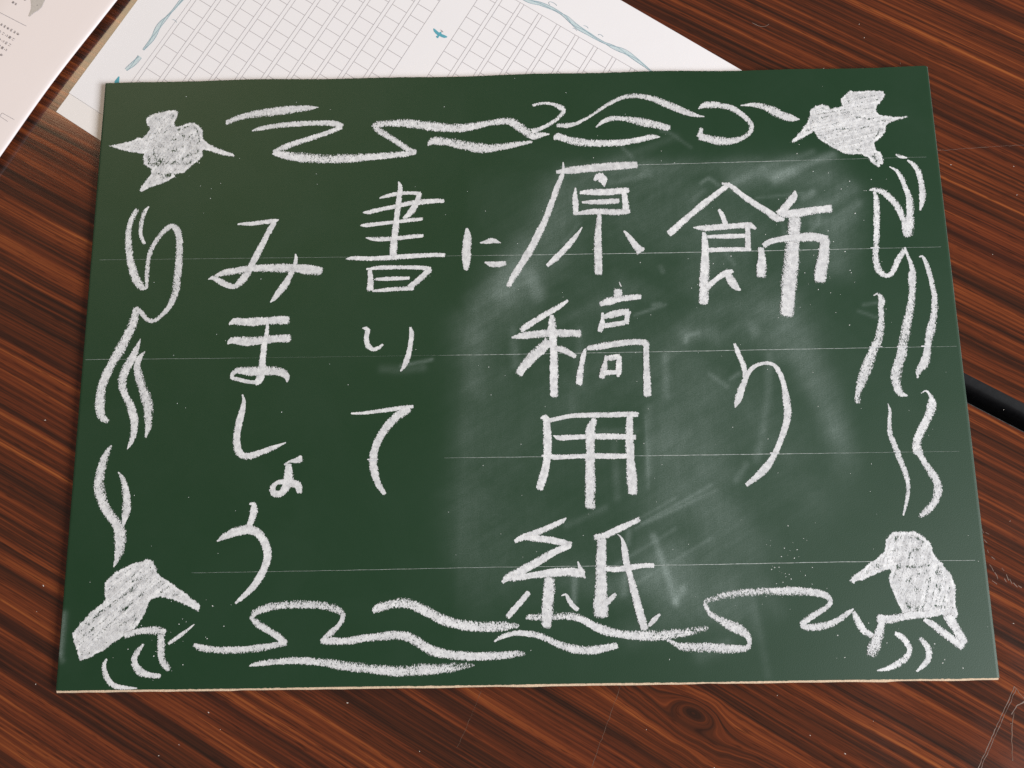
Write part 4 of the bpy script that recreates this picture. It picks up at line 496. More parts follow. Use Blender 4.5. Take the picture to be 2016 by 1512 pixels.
# ------------------------------------------------------------------ manuscript sheets
SO = np.array([-230.7, 145.8])
E1 = np.array([math.cos(math.radians(-34.3)), math.sin(math.radians(-34.3))])
E2 = np.array([math.cos(math.radians(58.7)), math.sin(math.radians(58.7))])
def sheet_xy(a, b): return SO + E1 * a + E2 * b
def sheet_z(a, b):                                     # the free corners lift a little off the table
    lift = 2.2 * max(0.0, (b - 60.0) / 140.0) ** 2 * max(0.0, 1 - a / 330.0) * (1.0 if b > 60 else 0)
    return 0.62 + lift * 0.8
def sheet_mesh(name, a0, a1, b0, b1, zf, th, off=(0, 0), n=40):
    V, Fc = [], []
    A, Bv = np.linspace(a0, a1, n), np.linspace(b0, b1, n)
    for lay in (0, 1):
        for b_ in Bv:
            for a_ in A:
                p = sheet_xy(a_ + off[0], b_ + off[1])
                V.append((p[0] * MM, p[1] * MM, (zf(a_, b_) - lay * th) * MM))
    for j in range(n - 1):
        for i in range(n - 1):
            q = j * n + i
            Fc.append((q, q + 1, q + n + 1, q + n))
            Fc.append((q + n * n, q + n * n + n, q + n * n + n + 1, q + n * n + 1))
    ring = [i for i in range(n)] + [j * n + n - 1 for j in range(1, n)] + [(n - 1) * n + i for i in range(n - 2, -1, -1)] + [j * n for j in range(n - 2, 0, -1)]
    for i in range(len(ring)):
        a_, b_ = ring[i], ring[(i + 1) % len(ring)]
        Fc.append((a_, a_ + n * n, b_ + n * n, b_))
    return mesh_from(name, V, Fc, False)
under = link('paper_sheet', sheet_mesh('paper_sheet', 0, 297, 0, 206, lambda a, b: 0.30 + (sheet_z(a, b - 12) - 0.62) * 0.9, 0.12, (0.2, -11.8)), PAPER2)
tag(under, 'lower white sheet peeking out below the gridded manuscript sheet near the board corner', 'paper')
sheet = empty('manuscript_sheet', (0, 0, 0))
tag(sheet, 'white manuscript sheet with grey writing grid and a small teal bird, under the chalkboard', 'paper')
link('paper', sheet_mesh('paper', 0, 297, 0, 200.2, sheet_z, 0.12), PAPER, sheet)

def sheet_line(p, q, w, dz=0.05, n=None):
    n = n or max(2, int(math.dist(p, q) / 6) + 1)
    t = np.linspace(0, 1, n)
    L = [(p[0] + (q[0] - p[0]) * k, p[1] + (q[1] - p[1]) * k) for k in t]
    return sheet_strip(L, [w] * n, dz)
def sheet_strip(L, W, dz=0.05):
    XY = [sheet_xy(*k) for k in L]
    v, f = ribbon(XY, W, 0.0)
    for i, (a_, b_) in enumerate(L):
        for s_ in (0, 1):
            x, y, _ = v[2 * i + s_]
            v[2 * i + s_] = (x, y, (sheet_z(a_, b_) + dz) * MM)
    return v, f
def row(k): return 170.4 - 7.4 * k - 0.0128 * k * k
left_cols = [27.0 + 11.45 * k for k in range(10)]
right_cols = [156.1 + 11.4 * k for k in range(10)]
vis = lambda a, b: True
lines = []
CW = 9.15
b_top, b_bot = row(0), row(20)
for c0 in left_cols + right_cols:
    lines.append(sheet_line((c0, b_bot), (c0, b_top), 0.24))
    lines.append(sheet_line((c0 + CW, b_bot), (c0 + CW, b_top), 0.24))
    for k in range(1, 20):
        lines.append(sheet_line((c0, row(k)), (c0 + CW, row(k)), 0.24, 0.055, 2))
lines.append(sheet_line((24.6, b_bot), (24.6, b_top), 0.20))
lines.append(sheet_line((24.6, b_top), (right_cols[-1] + CW + 2.3, b_top), 0.20, 0.06))
lines.append(sheet_line((24.6, b_bot), (right_cols[-1] + CW + 2.3, b_bot), 0.20, 0.06))
lines.append(sheet_line((right_cols[-1] + CW + 2.3, b_bot), (right_cols[-1] + CW + 2.3, b_top), 0.20))
V, Fc = join(lines)
link('printed_grid', mesh_from('printed_grid', V, Fc), RULE, sheet)

# printed wave border: pale ribbon with darker strands
def wave_border(path, name, seedv):
    pale, dark = [], []
    pts = smooth_path(path, 1.2)
    s_ = np.concatenate([[0], np.cumsum(np.linalg.norm(np.diff(pts, axis=0), axis=1))])
    d = np.gradient(pts, axis=0); d /= np.linalg.norm(d, axis=1)[:, None]
    nrm = np.stack([-d[:, 1], d[:, 0]], 1)
    sw = 0.55 + 0.5 * np.sin(s_ / 5.2 + seedv) * np.sin(s_ / 13.0 + 1.0)
    wd = np.clip(0.5 + 1.3 * np.abs(np.sin(s_ / 9.0 + seedv)), 0.45, 2.0)
    mid = pts + nrm * (0.6 * np.sin(s_ / 6.5 + seedv))[:, None]
    pale.append(sheet_strip([tuple(q) for q in mid], wd * 1.25, 0.05))
    for k, ph in enumerate((0.0, 2.1, 4.0)):
        off = 0.72 * wd * np.sin(s_ / 8.0 + ph + seedv) + 0.25 * np.sin(s_ / 3.1 + ph)
        q = mid + nrm * off[:, None]
        w = 0.16 + 0.16 * np.abs(np.sin(s_ / 7.0 + ph * 2))
        dark.append(sheet_strip([tuple(z) for z in q], w, 0.065 + 0.006 * k))
    V, Fc = join(pale); o = link(name, mesh_from(name, V, Fc), WAVEBLUE, sheet)
    V, Fc = join(dark); link('wave_strand', mesh_from('wave_strand', V, Fc), WAVELINE, o)
wave_border([(20.5, 90), (20.1, 74), (20.2, 66), (19.2, 57.5), (19.3, 47.5), (18.8, 40.5)], 'printed_wave', 0.4)
wave_border([(19.4, 36.5), (18.9, 30), (18.3, 26.5)], 'printed_wave', 1.5)
wave_border([(160, 174.5), (179.9, 174.3), (185.6, 175.6), (192, 176.0), (201.5, 176.0), (206.9, 175.0), (216.1, 175.3), (226.5, 174.9), (238.1, 175.5), (250.2, 175.2), (257, 174.6)], 'printed_wave', 2.0)
for (c, r, a0, a1) in [((222.6, 177.0), 0.9, 0.4, 3.6), ((213.4, 177.0), 0.9, 0.3, 3.0), ((209.0, 172.6), 0.9, 0.2, 2.6), ((192.0, 178.6), 1.6, 0.6, 4.2), ((24.0, 62.5), 0.9, 0.0, 2.8)]:
    L = [(c[0] + r * 1.6 * math.cos(a), c[1] + r * 0.7 * math.sin(a)) for a in np.linspace(a0, a1, 12)]
    V, Fc = sheet_strip(L, [0.22] * 12, 0.09)
    link('wave_curl', mesh_from('wave_curl', V, Fc), WAVELINE, sheet)
L = [(17.2, 21.5), (18.0, 18.5), (18.6, 15.8)]
V, Fc = sheet_strip(L, [0.6, 2.6, 0.5], 0.06); link('teal_bird', mesh_from('teal_bird', V, Fc), TEAL, sheet)

def fill_poly(loop, z):
    from mathutils.geometry import tessellate_polygon
    tri = tessellate_polygon([[Vector((p[0], p[1], 0)) for p in loop]])
    return [(p[0] * MM, p[1] * MM, (z(p) if callable(z) else z) * MM) for p in loop], [tuple(t) for t in tri]
# small teal bird in the centre column, photo outline laid out on the sheet around its centre (mm)
tb = [(-41.81, 178.23), (-40.58, 177.23), (-39.0, 175.64), (-38.21, 176.1), (-37.77, 175.8), (-37.68, 174.83), (-36.28, 174.22), (-34.7, 173.31), (-34.88, 172.73), (-36.28, 172.48), (-37.59, 172.99), (-38.73, 173.69), (-39.26, 173.13), (-39.43, 172.45), (-40.05, 172.56), (-40.57, 173.35), (-40.31, 173.83), (-39.78, 173.82), (-39.87, 174.3), (-40.75, 175.1), (-41.63, 176.28), (-42.03, 177.45)]
bc = (-38.3, 175.2)
def z_at(p):
    d = np.array(p) - SO
    det = E1[0] * E2[1] - E1[1] * E2[0]
    a_ = (d[0] * E2[1] - d[1] * E2[0]) / det; b_ = (E1[0] * d[1] - E1[1] * d[0]) / det
    return sheet_z(a_, b_)
V, Fc = fill_poly(tb, lambda p: z_at(p) + 0.09)
link('teal_bird', mesh_from('teal_bird', V, Fc), TEAL, sheet)
V, Fc = join([ribbon([(-37.94, 175.7), (-37.7, 176.2), (-37.5, 176.5)], 0.25, z_at(bc) + 0.08), ribbon([(-38.3, 177.17), (-37.59, 176.77), (-36.89, 175.78)], 0.3, z_at(bc) + 0.09)])
link('bird_beak', mesh_from('bird_beak', V, Fc), INK, sheet)

# ------------------------------------------------------------------ folded leaflet at the left
leaf = empty('folded_leaflet', (0, 0, 0))
tag(leaf, 'folded white leaflet with grey print and a raised rounded fold, at the far left', 'leaflet')
LTOP = 4.6
edge = [(-171, 254.3), (-208.3, 196.0), (-238.2, 149.5), (-260.6, 110.4), (-284, 69.5)]
ep = smooth_path([(x, y) for x, y in edge], 6.0)
ln = np.array([-math.cos(math.radians(-32.5)), -math.sin(math.radians(-32.5))])
# section from the lower leaf's inner end, out to the fold, and back along the top leaf
sec = [(130, 0.30), (40, 0.30), (14, 0.42), (7.0, 0.8), (3.4, 1.5), (1.2, 2.5), (0.25, 3.3), (0.0, 3.75), (0.12, 4.1), (0.5, 4.38), (1.2, 4.54), (2.6, 4.6), (8, 4.62), (18, 4.6), (45, 4.6), (130, 4.6)]
V, Fc = [], []
for i, p in enumerate(ep):
    for (o_, z_) in sec:
        q = p + ln * o_
        V.append((q[0] * MM, q[1] * MM, z_ * MM))
k = len(sec)
for i in range(len(ep) - 1):
    for j in range(k - 1):
        a_ = i * k + j
        Fc.append((a_, a_ + 1, a_ + k + 1, a_ + k))
me = mesh_from('folded_paper', V, Fc, True)
o = link('folded_paper', me, LEAF, leaf)
sol = o.modifiers.new('thickness', 'SOLIDIFY'); sol.thickness = 0.12 * MM; sol.offset = -1
zl = LTOP + 0.16
def leaf_print(name, parts, mat):
    V, Fc = join(parts)
    V = [(x - 2.85 * MM, y + 3.1 * MM, z) for x, y, z in V]
    return link(name, mesh_from(name, V, Fc), mat, leaf)
leaf_print('printed_rule', [ribbon([(-272, 190.6), (-251.0, 178.8)], 0.24, zl)], RULE)
leaf_print('printed_box', [ribbon([(-252.3, 126.1), (-258.8, 129.9)], 0.2, zl), ribbon([(-258.8, 129.9), (-266, 119.0)], 0.2, zl), ribbon([(-255.5, 125.1), (-259.7, 128.0), (-267, 132.4)], 0.2, zl + .01)], RULE)
# grey bird head with long beak
head = [(-252.0, 198.5), (-250.2, 194.5), (-249.6, 191.6), (-249.4, 188.8), (-250.4, 184.6), (-249.8, 184.3), (-247.6, 186.6), (-245.6, 187.8), (-244.0, 189.6), (-243.0, 192.6), (-241.6, 197), (-243, 199), (-248, 200.5)]
leaf_print('printed_bird', [fill_poly(head, zl)], SHADE)
leaf_print('bird_eye', [fill_poly([(-246.35 + 0.3 * math.cos(a), 190.75 + 0.3 * math.sin(a)) for a in np.linspace(0, 6.28, 9)[:-1]], zl + 0.03)], INK)
# small upside-down text, each glyph a cluster of short pen strokes
def glyph(cx, cy, s_, kind, ang=math.radians(148)):
    sets = {0: [[(-.8, .6), (.7, .6)], [(-.2, 1), (-.3, -.2), (.5, -.9)], [(.6, .1), (-.6, -.4)]],
            1: [[(-.7, .9), (.6, .8), (-.5, 0), (.5, .1), (.6, -.6), (-.1, -.9), (-.4, -.5)]],
            2: [[(.1, .8), (-.3, -.5), (-.8, .0), (-.4, .7), (.3, .7), (.8, .0), (.3, -.8)]],
            3: [[(-.8, .7), (.8, .7)], [(-.8, 0), (.8, 0)], [(-.8, -.7), (.8, -.7)], [(0, 1), (0, -1)], [(-.6, .9), (-.6, -.9)], [(.6, .9), (.6, -.9)]],
            4: [[(-.7, .7), (.6, .7)], [(-.8, -.6), (0, -.8), (.7, -.6)]],
            5: [[(-.6, .8), (-.7, -.5), (-.2, -.8)], [(.6, .6), (.7, -.1)]]}
    out = []
    ca, sa = math.cos(ang), math.sin(ang)
    for st in sets[kind]:
        q = [(cx + s_ * (x * ca - y * sa), cy + s_ * (x * sa + y * ca)) for x, y in st]
        q = smooth_path(q, 0.4)
        out.append(ribbon(q[:, :2], 0.26, zl + 0.02 + 0.004 * len(out)))
    return out
def text_line(name, x, y, kinds, s_, gap):
    parts = []
    for i, kd in enumerate(kinds):
        parts += glyph(x - i * gap * math.cos(math.radians(-31.5)), y - i * gap * math.sin(math.radians(-31.5)), s_, kd)
    leaf_print(name, parts, INK)
text_line('printed_text', -254.9, 174.4, [2, 0, 1, 2, 1, 0, 1], 0.72, 2.15)
text_line('printed_text', -257.2, 171.4, [4, 3, 5, 4, 1], 0.72, 2.15)
text_line('printed_text', -258.7, 168.2, [4, 1, 5, 2], 0.72, 2.15)
text_line('printed_text', -260.5, 165.5, [5, 3, 3], 0.72, 2.15)
text_line('printed_text', -262.4, 162.6, [2, 1], 0.72, 2.15)
text_line('printed_text', -257.7, 191.8, [0, 3], 0.62, 1.75)
text_line('printed_text', -253.1, 194.3, [3], 0.62, 1.75)

# ------------------------------------------------------------------ the chalkboard
board = empty('chalkboard', (0, 0, 0))
tag(board, 'dark green chalkboard with handwritten white chalk characters, birds and wave border', 'chalkboard')
HW, HH = 210.0, 148.5
Z = BOARD_TOP
# fibreboard core with slightly flared, rough-cut edges
def ring(l, r, b_, t, z, n=60, rough=0.0):
    pts = []
    xs = np.linspace(-HW - l, HW + r, n); ys = np.linspace(-HH - b_, HH + t, n)
    for x in xs[:-1]: pts.append((x, -HH - b_ + (rng.normal(0, rough)), z))
    for y in ys[:-1]: pts.append((HW + r + rng.normal(0, rough * 0.3), y, z))
    for x in xs[::-1][:-1]: pts.append((x, HH + t + rng.normal(0, rough * 0.3), z))
    for y in ys[::-1][:-1]: pts.append((-HW - l + rng.normal(0, rough * 0.3), y, z))
    return pts
rings = [ring(-0.05, -0.05, -0.05, -0.05, Z - 0.12), ring(0.05, 0.1, 0.95, 0.05, Z - 0.7, rough=0.10), ring(0.1, 0.15, 1.05, 0.1, Z - 1.6, rough=0.08), ring(0.0, 0.0, 0.6, 0.0, Z - 2.95)]
V, Fc = [], []
n = len(rings[0])
for r_ in rings: V += [(x * MM, y * MM, z * MM) for x, y, z in r_]
for j in range(len(rings) - 1):
    for i in range(n):
        a_, b_ = j * n + i, j * n + (i + 1) % n
        Fc.append((b_, a_, a_ + n, b_ + n))
Fc.append(tuple(range((len(rings) - 1) * n, len(rings) * n))[::-1])
link('fibreboard_core', mesh_from('fibreboard_core', V, Fc), CORE, board)

# writing sheet: 1 mm grid that carries the wiped chalk dust
xs = np.linspace(-HW, HW, 421); ys = np.linspace(-HH, HH, 298)
X, Y = np.meshgrid(xs, ys)
dust_edge_light = np.zeros_like(X)
def soft(X, Y, pts, r):
    best = np.full(X.shape, 1e9)
    if len(pts) == 1: pts = pts * 2
    for (x0, y0), (x1, y1) in zip(pts[:-1], pts[1:]):
        dx, dy = x1 - x0, y1 - y0
        t = np.clip(((X - x0) * dx + (Y - y0) * dy) / (dx * dx + dy * dy + 1e-9), 0, 1)
        best = np.minimum(best, np.hypot(X - x0 - t * dx, Y - y0 - t * dy))
    return np.exp(-(best / r) ** 2 * 1.2)
for pts, r, a in SMUDGES:
    P = np.array(pts)
    lo = P.min(0) - 3 * r - 2; hi = P.max(0) + 3 * r + 2
    i0, i1 = np.searchsorted(xs, (lo[0], hi[0])); j0, j1 = np.searchsorted(ys, (lo[1], hi[1]))
    if i1 <= i0 or j1 <= j0: continue
    dust_edge_light[j0:j1, i0:i1] += a * 0.46 * soft(X[j0:j1, i0:i1], Y[j0:j1, i0:i1], pts, max(r, 0.9))
# the wiped panel itself, with a straight left limit where the eraser stopped
def sg(v): return 1 / (1 + np.exp(-v))
wiped = sg((X + 27.5 - 0.03 * Y) / 0.9) * sg((150 - X - 0.30 * np.abs(Y)) / 16) * sg((93 - Y) / 8) * sg((Y + 112) / 9)
wiped *= 1 - 0.85 * sg((-(X + 12) + 0.0) / 6) * sg((Y - 28 - 0.9 * (X + 12)) / 7)
dust_edge_light += 0.024 * wiped
def surf(x, y): return Z
Xe, Ye = X.copy(), Y.copy()
Ye[-1] += 0.30 * np.sin(xs / 31.0) + 0.22 * np.sin(xs / 11.0 + 1) + rng.normal(0, 0.05, len(xs)) + 0.25
Ye[0] += rng.normal(0, 0.07, len(xs)) + 0.10 * np.sin(xs / 17.0)
Xe[:, 0] += 0.12 * np.sin(ys / 23.0) + rng.normal(0, 0.04, len(ys))
Xe[0, 0] += 0.5; Ye[0, 0] += 0.4; Xe[-1, -1] -= 0.5; Ye[-1, -1] -= 0.2; Xe[0, -1] -= 0.35; Ye[0, -1] += 0.3
V = np.stack([Xe.ravel() * MM, Ye.ravel() * MM, np.full(X.size, Z * MM)], 1)
nx, ny = len(xs), len(ys)
idx = np.arange(nx * ny).reshape(ny, nx)
quads = np.stack([idx[:-1, :-1].ravel(), idx[:-1, 1:].ravel(), idx[1:, 1:].ravel(), idx[1:, :-1].ravel()], 1)
# the sheet turns down over both sides; the right one's caught light is painted in
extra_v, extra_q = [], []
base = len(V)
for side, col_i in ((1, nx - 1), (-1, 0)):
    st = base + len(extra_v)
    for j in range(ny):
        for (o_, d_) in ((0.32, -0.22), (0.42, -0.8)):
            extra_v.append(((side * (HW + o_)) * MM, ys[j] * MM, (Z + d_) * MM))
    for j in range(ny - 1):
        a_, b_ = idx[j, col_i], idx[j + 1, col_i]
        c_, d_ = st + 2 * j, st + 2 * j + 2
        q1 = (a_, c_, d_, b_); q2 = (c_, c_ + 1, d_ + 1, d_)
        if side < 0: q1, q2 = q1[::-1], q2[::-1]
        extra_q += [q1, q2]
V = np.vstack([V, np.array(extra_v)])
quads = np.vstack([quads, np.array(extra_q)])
me = bpy.data.meshes.new('writing_sheet')
me.vertices.add(len(V)); me.vertices.foreach_set('co', V.ravel())
me.loops.add(quads.size); me.loops.foreach_set('vertex_index', quads.ravel().astype(np.int32))
me.polygons.add(len(quads)); me.polygons.foreach_set('loop_start', np.arange(0, quads.size, 4, dtype=np.int32))
me.update(calc_edges=True); me.validate()
at = me.attributes.new('dust_edge_light', 'FLOAT', 'POINT')
at.data.foreach_set('value', np.concatenate([dust_edge_light.ravel(), np.concatenate([np.full(len(extra_v) // 2, 0.22), np.full(len(extra_v) // 2, 0.02)])]).astype(np.float32))  # right turn-down coloured paler to stand in for light caught along it
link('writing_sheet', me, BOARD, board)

# ------------------------------------------------------------------ chalk
def stroke_mesh(seg, zbase, gain=1.0):
    """ribbon with a ragged coverage profile across it; seg = [(x, y, width, pressure)] in mm"""
    S = smooth_path(seg, 0.9)
    P, W, D = S[:, :2], np.maximum(S[:, 2], 0.35), S[:, 3]
    if len(P) < 2: return [], [], []
    d = np.gradient(P, axis=0); d /= np.linalg.norm(d, axis=1)[:, None] + 1e-9
    # ends: pull a fading row out beyond the last point
    w0, w1 = W[0] * 0.30 + 0.15, W[-1] * 0.30 + 0.15
    P = np.vstack([P[0] - d[0] * w0, P, P[-1] + d[-1] * w1])
    W = np.concatenate([[W[0] * 0.8], W, [W[-1] * 0.8]])
    D = np.concatenate([[0.0], D, [0.0]])
    d = np.vstack([d[0], d, d[-1]])
    m = len(P)
    nrm = np.stack([-d[:, 1], d[:, 0]], 1)
    W = W * (1 + 0.07 * np.convolve(rng.normal(0, 1, m + 6), np.ones(7) / 7, 'valid') * 2.0)
    offs = (-1.24, -0.92, -0.5, 0.0, 0.5, 0.92, 1.24)
    # pressure leans to one flank of the stick, as the photographed lines show
    lean = random.uniform(-0.13, 0.13)
    ph, pl = random.uniform(0, 6.3), random.uniform(7.0, 16.0)
    arc = np.arange(m) * 0.9
    D = np.where(D > 0, D * (1 + 0.09 * np.sin(arc / pl + ph) + 0.06 * np.sin(arc / 3.1 + 2 * ph)), 0)
    prof = np.array([0.05, 0.60 - lean, 0.90 - lean, 0.96, 0.90 + lean, 0.60 + lean, 0.05]) * gain
    vs, cov, fs = [], [], []
    for i in range(m):
        for o_, pr in zip(offs, prof):
            q = P[i] + nrm[i] * o_ * W[i] * 0.5
            vs.append((q[0] * MM, q[1] * MM, (zbase + i * 0.00008) * MM))
            cov.append(pr * (0.22 + 0.78 * D[i]) if D[i] > 0 else 0.0)
    k = len(offs)
    for i in range(m - 1):
        for j in range(k - 1):
            a_ = i * k + j
            fs.append((a_, a_ + k, a_ + k + 1, a_ + 1))
    return vs, fs, cov

def chalk_object(name, pieces, parent):
    V, Fc, Cv, Tn = [], [], [], []
    for piece in pieces:
        v, f, c = piece[:3]
        o_ = len(V)
        V += v; Cv += c
        Tn += list(piece[3]) if len(piece) > 3 else [random.uniform(0.93, 1.04)] * len(v)
        Fc += [tuple(i + o_ for i in q) for q in f]
    me = mesh_from(name, V, Fc)
    at = me.attributes.new('cov', 'FLOAT', 'POINT')
    at.data.foreach_set('value', np.array(Cv, np.float32))
    at = me.attributes.new('tone', 'FLOAT', 'POINT')
    at.data.foreach_set('value', np.array(Tn, np.float32))
    return link(name, me, CHALK, parent)

for w in WAVES:
    chalk_object('chalk_wave_line', [stroke_mesh(sg_, Z + 0.03 + 0.012 * i, 0.94) for i, sg_ in enumerate(w)], board)
for key, segs in CHARACTERS.items():
    chalk_object('chalk_character', [stroke_mesh(sg_, Z + 0.03 + 0.012 * i, 1.20) for i, sg_ in enumerate(segs)], board)

def seg_dist(X, Y, pts):
    best = np.full(X.shape, 1e9)
    for (x0, y0), (x1, y1) in zip(pts[:-1], pts[1:]):
        dx, dy = x1 - x0, y1 - y0
        t = np.clip(((X - x0) * dx + (Y - y0) * dy) / (dx * dx + dy * dy + 1e-9), 0, 1)
        best = np.minimum(best, np.hypot(X - x0 - t * dx, Y - y0 - t * dy))
    return best
def inside(X, Y, loop):
    r = np.zeros(X.shape, bool)
    n = len(loop)
    for i in range(n):
        (x0, y0), (x1, y1) = loop[i], loop[(i + 1) % n]
        c = ((y0 > Y) != (y1 > Y)) & (X < (x1 - x0) * (Y - y0) / (y1 - y0 + 1e-12) + x0)
        r ^= c
    return r
def vnoise(x, y, cell):
    '''smooth value noise, 0..1'''
    x, y = np.asarray(x) / cell + 1000, np.asarray(y) / cell + 1000
    ix, iy = np.floor(x).astype(int), np.floor(y).astype(int)
    fx, fy = x - ix, y - iy
    fx, fy = fx * fx * (3 - 2 * fx), fy * fy * (3 - 2 * fy)
    T = VN
    g = lambda a, b: T[a % 256, b % 256]
    return (g(ix, iy) * (1 - fx) + g(ix + 1, iy) * fx) * (1 - fy) + (g(ix, iy + 1) * (1 - fx) + g(ix + 1, iy + 1) * fx) * fy
VN = np.random.default_rng(5).random((256, 256))
BIRD_HATCH = (1.05, 0.2, 0.72, 1.22)
bird_i = 0
for loop, gaps, extra in BIRDS:
    L = np.array(loop)
    lo, hi = L.min(0) - 1.5, L.max(0) + 1.5
    st = 0.45
    gx = np.arange(lo[0], hi[0], st); gy = np.arange(lo[1], hi[1], st)
    GX, GY = np.meshgrid(gx, gy)
    dist = seg_dist(GX, GY, list(loop) + [loop[0]])
    sd = np.where(inside(GX, GY, loop), dist, -dist)
    ang = BIRD_HATCH[bird_i]; bird_i += 1
    ca, sa = math.cos(ang), math.sin(ang)
    U, Vv = GX * ca + GY * sa, -GX * sa + GY * ca
    sd = sd + 0.5 * (vnoise(GX, GY, 0.8) - 0.5) + 0.45 * (vnoise(GX, GY, 2.3) - 0.5)
    cv = np.clip((sd + 0.30) / 0.9, 0, 1) * (1.06 - 0.12 * np.clip((sd - 1.3) / 0.8, 0, 1))
    wx, wy = GX + 1.6 * (vnoise(GX, GY, 2.2) - 0.5), GY + 1.6 * (vnoise(GX + 50, GY, 2.2) - 0.5)
    for pts, w in gaps:                                # thinly covered board between the scribbled strokes
        gd = seg_dist(wx, wy, pts)
        cv -= (0.22 + 0.40 * vnoise(GX, GY, 1.4)) * np.exp(-(gd / (max(w, 0.8) * 0.62)) ** 1.6)
    # scribbled fill: streaks along the hand's direction, patchy pressure
    streak = vnoise(U * 0.28, Vv, 0.75) + 0.7 * vnoise(U * 0.2 + 9, Vv, 1.7)
    patch = vnoise(GX, GY, 3.4)
    groove = np.abs(np.sin(Vv * 1.55 + 2.2 * vnoise(U * 0.15, Vv, 3.0)))
    cv -= 0.34 * np.clip((sd - 1.0) / 0.8, 0, 1) * np.exp(-(groove / 0.22) ** 2) * np.clip(2.2 * vnoise(U * 0.3, Vv, 2.4) - 0.55, 0, 1)
    deep = np.clip((sd - 1.2) / 1.0, 0, 1)
    cv -= deep * np.clip(1.0 - streak, 0, 1) * (0.22 + 0.62 * patch)
    # the outline was drawn first and pressed harder
    cv += np.where(sd > 0, 0.12 * np.exp(-((sd - 0.9) / 0.55) ** 2) - 0.26 * vnoise(GX, GY, 4.0) * np.exp(-((sd - 2.0) / 0.4) ** 2), 0)
    keep = sd > -0.75
    ids = -np.ones(GX.shape, int)
    ids[keep] = np.arange(keep.sum())
    vs = [(x * MM, y * MM, (Z + 0.03) * MM) for x, y in zip(GX[keep], GY[keep])]
    cl = [max(0.0, float(c)) if s_ > -0.30 else 0.0 for c, s_ in zip(cv[keep], sd[keep])]
    fs = []
    for j in range(len(gy) - 1):
        for i in range(len(gx) - 1):
            f4 = (ids[j, i], ids[j, i + 1], ids[j + 1, i + 1], ids[j + 1, i])
            if min(f4) >= 0: fs.append(tuple(int(a_) for a_ in f4))
    tn = (0.74 + 0.20 * vnoise(U * 0.22, Vv, 0.9) + 0.16 * vnoise(GX, GY, 2.6) + 0.08 * vnoise(GX, GY, 0.7))
    tn = tn + np.where(sd > 0, 0.12 * np.exp(-((sd - 0.8) / 0.6) ** 2), 0)
    # separate back-and-forth scribble strokes laid over the fill
    hatch = []
    lu, lv = L[:, 0] * ca + L[:, 1] * sa, -L[:, 0] * sa + L[:, 1] * ca
    v_ = lv.min() + 1.0
    while v_ < lv.max() - 0.8:
        uu = np.arange(lu.min(), lu.max(), 0.7)
        slope = random.uniform(-0.05, 0.05)
        vv_ = v_ + slope * (uu - uu.mean()) + 0.35 * np.sin(uu * 0.25 + random.uniform(0, 6))
        hx, hy = uu * ca - vv_ * sa, uu * sa + vv_ * ca
        ok = inside(hx, hy, loop) & (seg_dist(hx, hy, list(loop) + [loop[0]]) > random.uniform(0.7, 1.3))
        den = np.full(len(uu), random.uniform(0.82, 1.05))
        for pts, w in gaps:
            den *= 1 - 0.72 * np.exp(-(seg_dist(hx, hy, pts) / (max(w, 0.8) * 0.75)) ** 2)
        run = []
        for q in range(len(uu) + 1):
            if q < len(uu) and ok[q]:
                run.append((hx[q], hy[q], random.uniform(1.5, 1.9), max(0.05, den[q])))
            else:
                if len(run) > 4:
                    pc = stroke_mesh(run[::2] + [run[-1]], Z + 0.034 + 0.002 * len(hatch), 0.98)
                    hatch.append(pc + ([random.uniform(0.88, 1.10)] * len(pc[0]),))
                run = []
        v_ += random.uniform(1.15, 1.75)
    pieces = hatch + [(vs, fs, cl, [float(q) for q in tn[keep]])] + [stroke_mesh(e, Z + 0.16 + 0.012 * i) for i, e in enumerate(extra)]
    chalk_object('chalk_bird', pieces, board)

# fold lines across the sheet, whitened with chalk where it was wiped
def fold_line(ys_, runs):
    fx, fy = zip(*ys_)
    rx, rw = zip(*runs)
    X_ = np.arange(rx[0], rx[-1], 2.5)
    pts = [(x, float(np.interp(x, fx, fy)) + 0.04 * math.sin(x * 0.4)) for x in X_]
    wd = np.interp(X_, rx, rw) * (0.8 + 0.4 * rng.random(len(X_)))
    v, f = ribbon(pts, wd, Z + 0.02)
    link('fold_line', mesh_from('fold_line', v, f), HAIR, board)
fold_line([(20, 97.8), (60.6, 98.1), (132.7, 98.7), (195.1, 99.3)], [(22, .06), (62, .16), (100, .14), (128, .20), (140, .08), (206, .05)])
fold_line([(-205, 53.6), (-139.7, 53.1), (-6.1, 52.1), (69.8, 51.8), (163.9, 52), (195.7, 52.2)], [(-206, .05), (-140, .05), (-20, .05), (-4, .15), (70, .20), (150, .20), (166, .09), (208, .06)])
fold_line([(-209.2, 3.4), (-147.4, 2.9), (-10.4, 2.3), (72.2, 2.3), (150, 2.4), (209.5, 2.4)], [(-209, .09), (-150, .07), (-130, .02), (-40, .02), (-28, .13), (60, .13), (100, .18), (150, .14), (209, .06)])
fold_line([(-40, -46.8), (-1.4, -47), (65, -47.4), (147.8, -47.6), (208, -47.7)], [(-36, .04), (-20, .12), (54, .13), (70, .20), (112, .20), (150, .08), (206, .03)])
fold_line([(-146.7, -97.7), (-86, -97.6), (-16, -97.2), (76.5, -97.5), (141, -97.2), (209.5, -97.4)], [(-152, .05), (-90, .08), (-10, .10), (60, .15), (90, .20), (140, .19), (208, .12)])
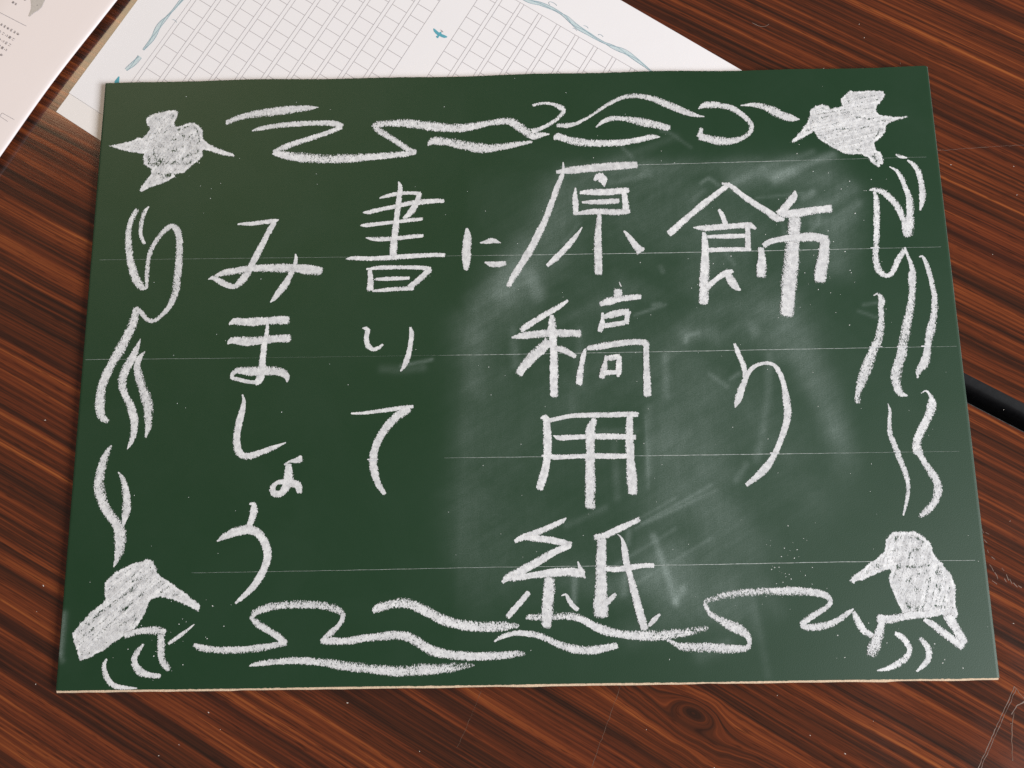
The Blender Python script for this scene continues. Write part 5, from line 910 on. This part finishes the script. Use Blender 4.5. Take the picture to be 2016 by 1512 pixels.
# short bright ledges where strokes cross a fold
for (x0, x1, y) in [(172.3, 176.5, 52.3), (167.1, 172.9, 2.8), (180.2, 185.2, 2.7), (191.7, 195.6, 2.7), (173.5, 176.3, -47.2), (182.5, 186.9, -47.3), (-71.9, -67.2, -47.0), (130.5, 136.9, 52.3), (146.6, 152.3, 52.2), (116.2, 120.2, -47.1)]:
    chalk_object('chalk_ledge', [stroke_mesh([(x0, y, .55, 1.1), ((x0 + x1) / 2, y, .6, 1.1), (x1, y, .5, 1.1)], Z + 0.24)], board)

# crumbs of chalk scattered over the board
V, Fc = [], []
def crumb(x, y, r):
    o_ = len(V)
    a0 = random.uniform(0, 6.28); el = random.uniform(1.0, 1.7)
    for i in range(5):
        a = i * 2 * math.pi / 5
        px, py = r * el * math.cos(a), r * math.sin(a)
        V.append(((x + px * math.cos(a0) - py * math.sin(a0)) * MM, (y + px * math.sin(a0) + py * math.cos(a0)) * MM, (Z + 0.02) * MM))
    V.append((x * MM, y * MM, (Z + 0.02 + r * 0.8) * MM))
    for i in range(5): Fc.append((o_ + i, o_ + (i + 1) % 5, o_ + 5))
for _ in range(95): crumb(random.uniform(-205, 205), random.uniform(-145, 145), random.choice((0.10, 0.12, 0.15, 0.2)))
for _ in range(70): crumb(random.gauss(110, 55) if random.random() < .8 else 0, random.gauss(20, 75), random.choice((0.10, 0.13, 0.17)))
for (cx, cy, s_, n_) in [(122, -105, 8, 26), (-165, -128, 14, 30), (170, 85, 12, 16), (-165, 88, 14, 10), (175, -130, 16, 14), (150, 40, 20, 26), (125, -90, 8, 14)]:
    for _ in range(n_): crumb(random.gauss(cx, s_), random.gauss(cy, s_ * .7), random.choice((0.10, 0.14, 0.2, 0.24)))
keepv = [i for i in range(0, len(V), 6) if abs(V[i][0]) < .208 and abs(V[i][1]) < .147]
V2, F2 = [], []
for i in keepv:
    o_ = len(V2); V2 += V[i:i + 6]
    F2 += [(o_ + j, o_ + (j + 1) % 5, o_ + 5) for j in range(5)]
o = link('chalk_crumbs', mesh_from('chalk_crumbs', V2, F2), plain('loose_chalk', (0.78, 0.79, 0.78), 0.95, 0.1), board)
o['kind'] = 'stuff'
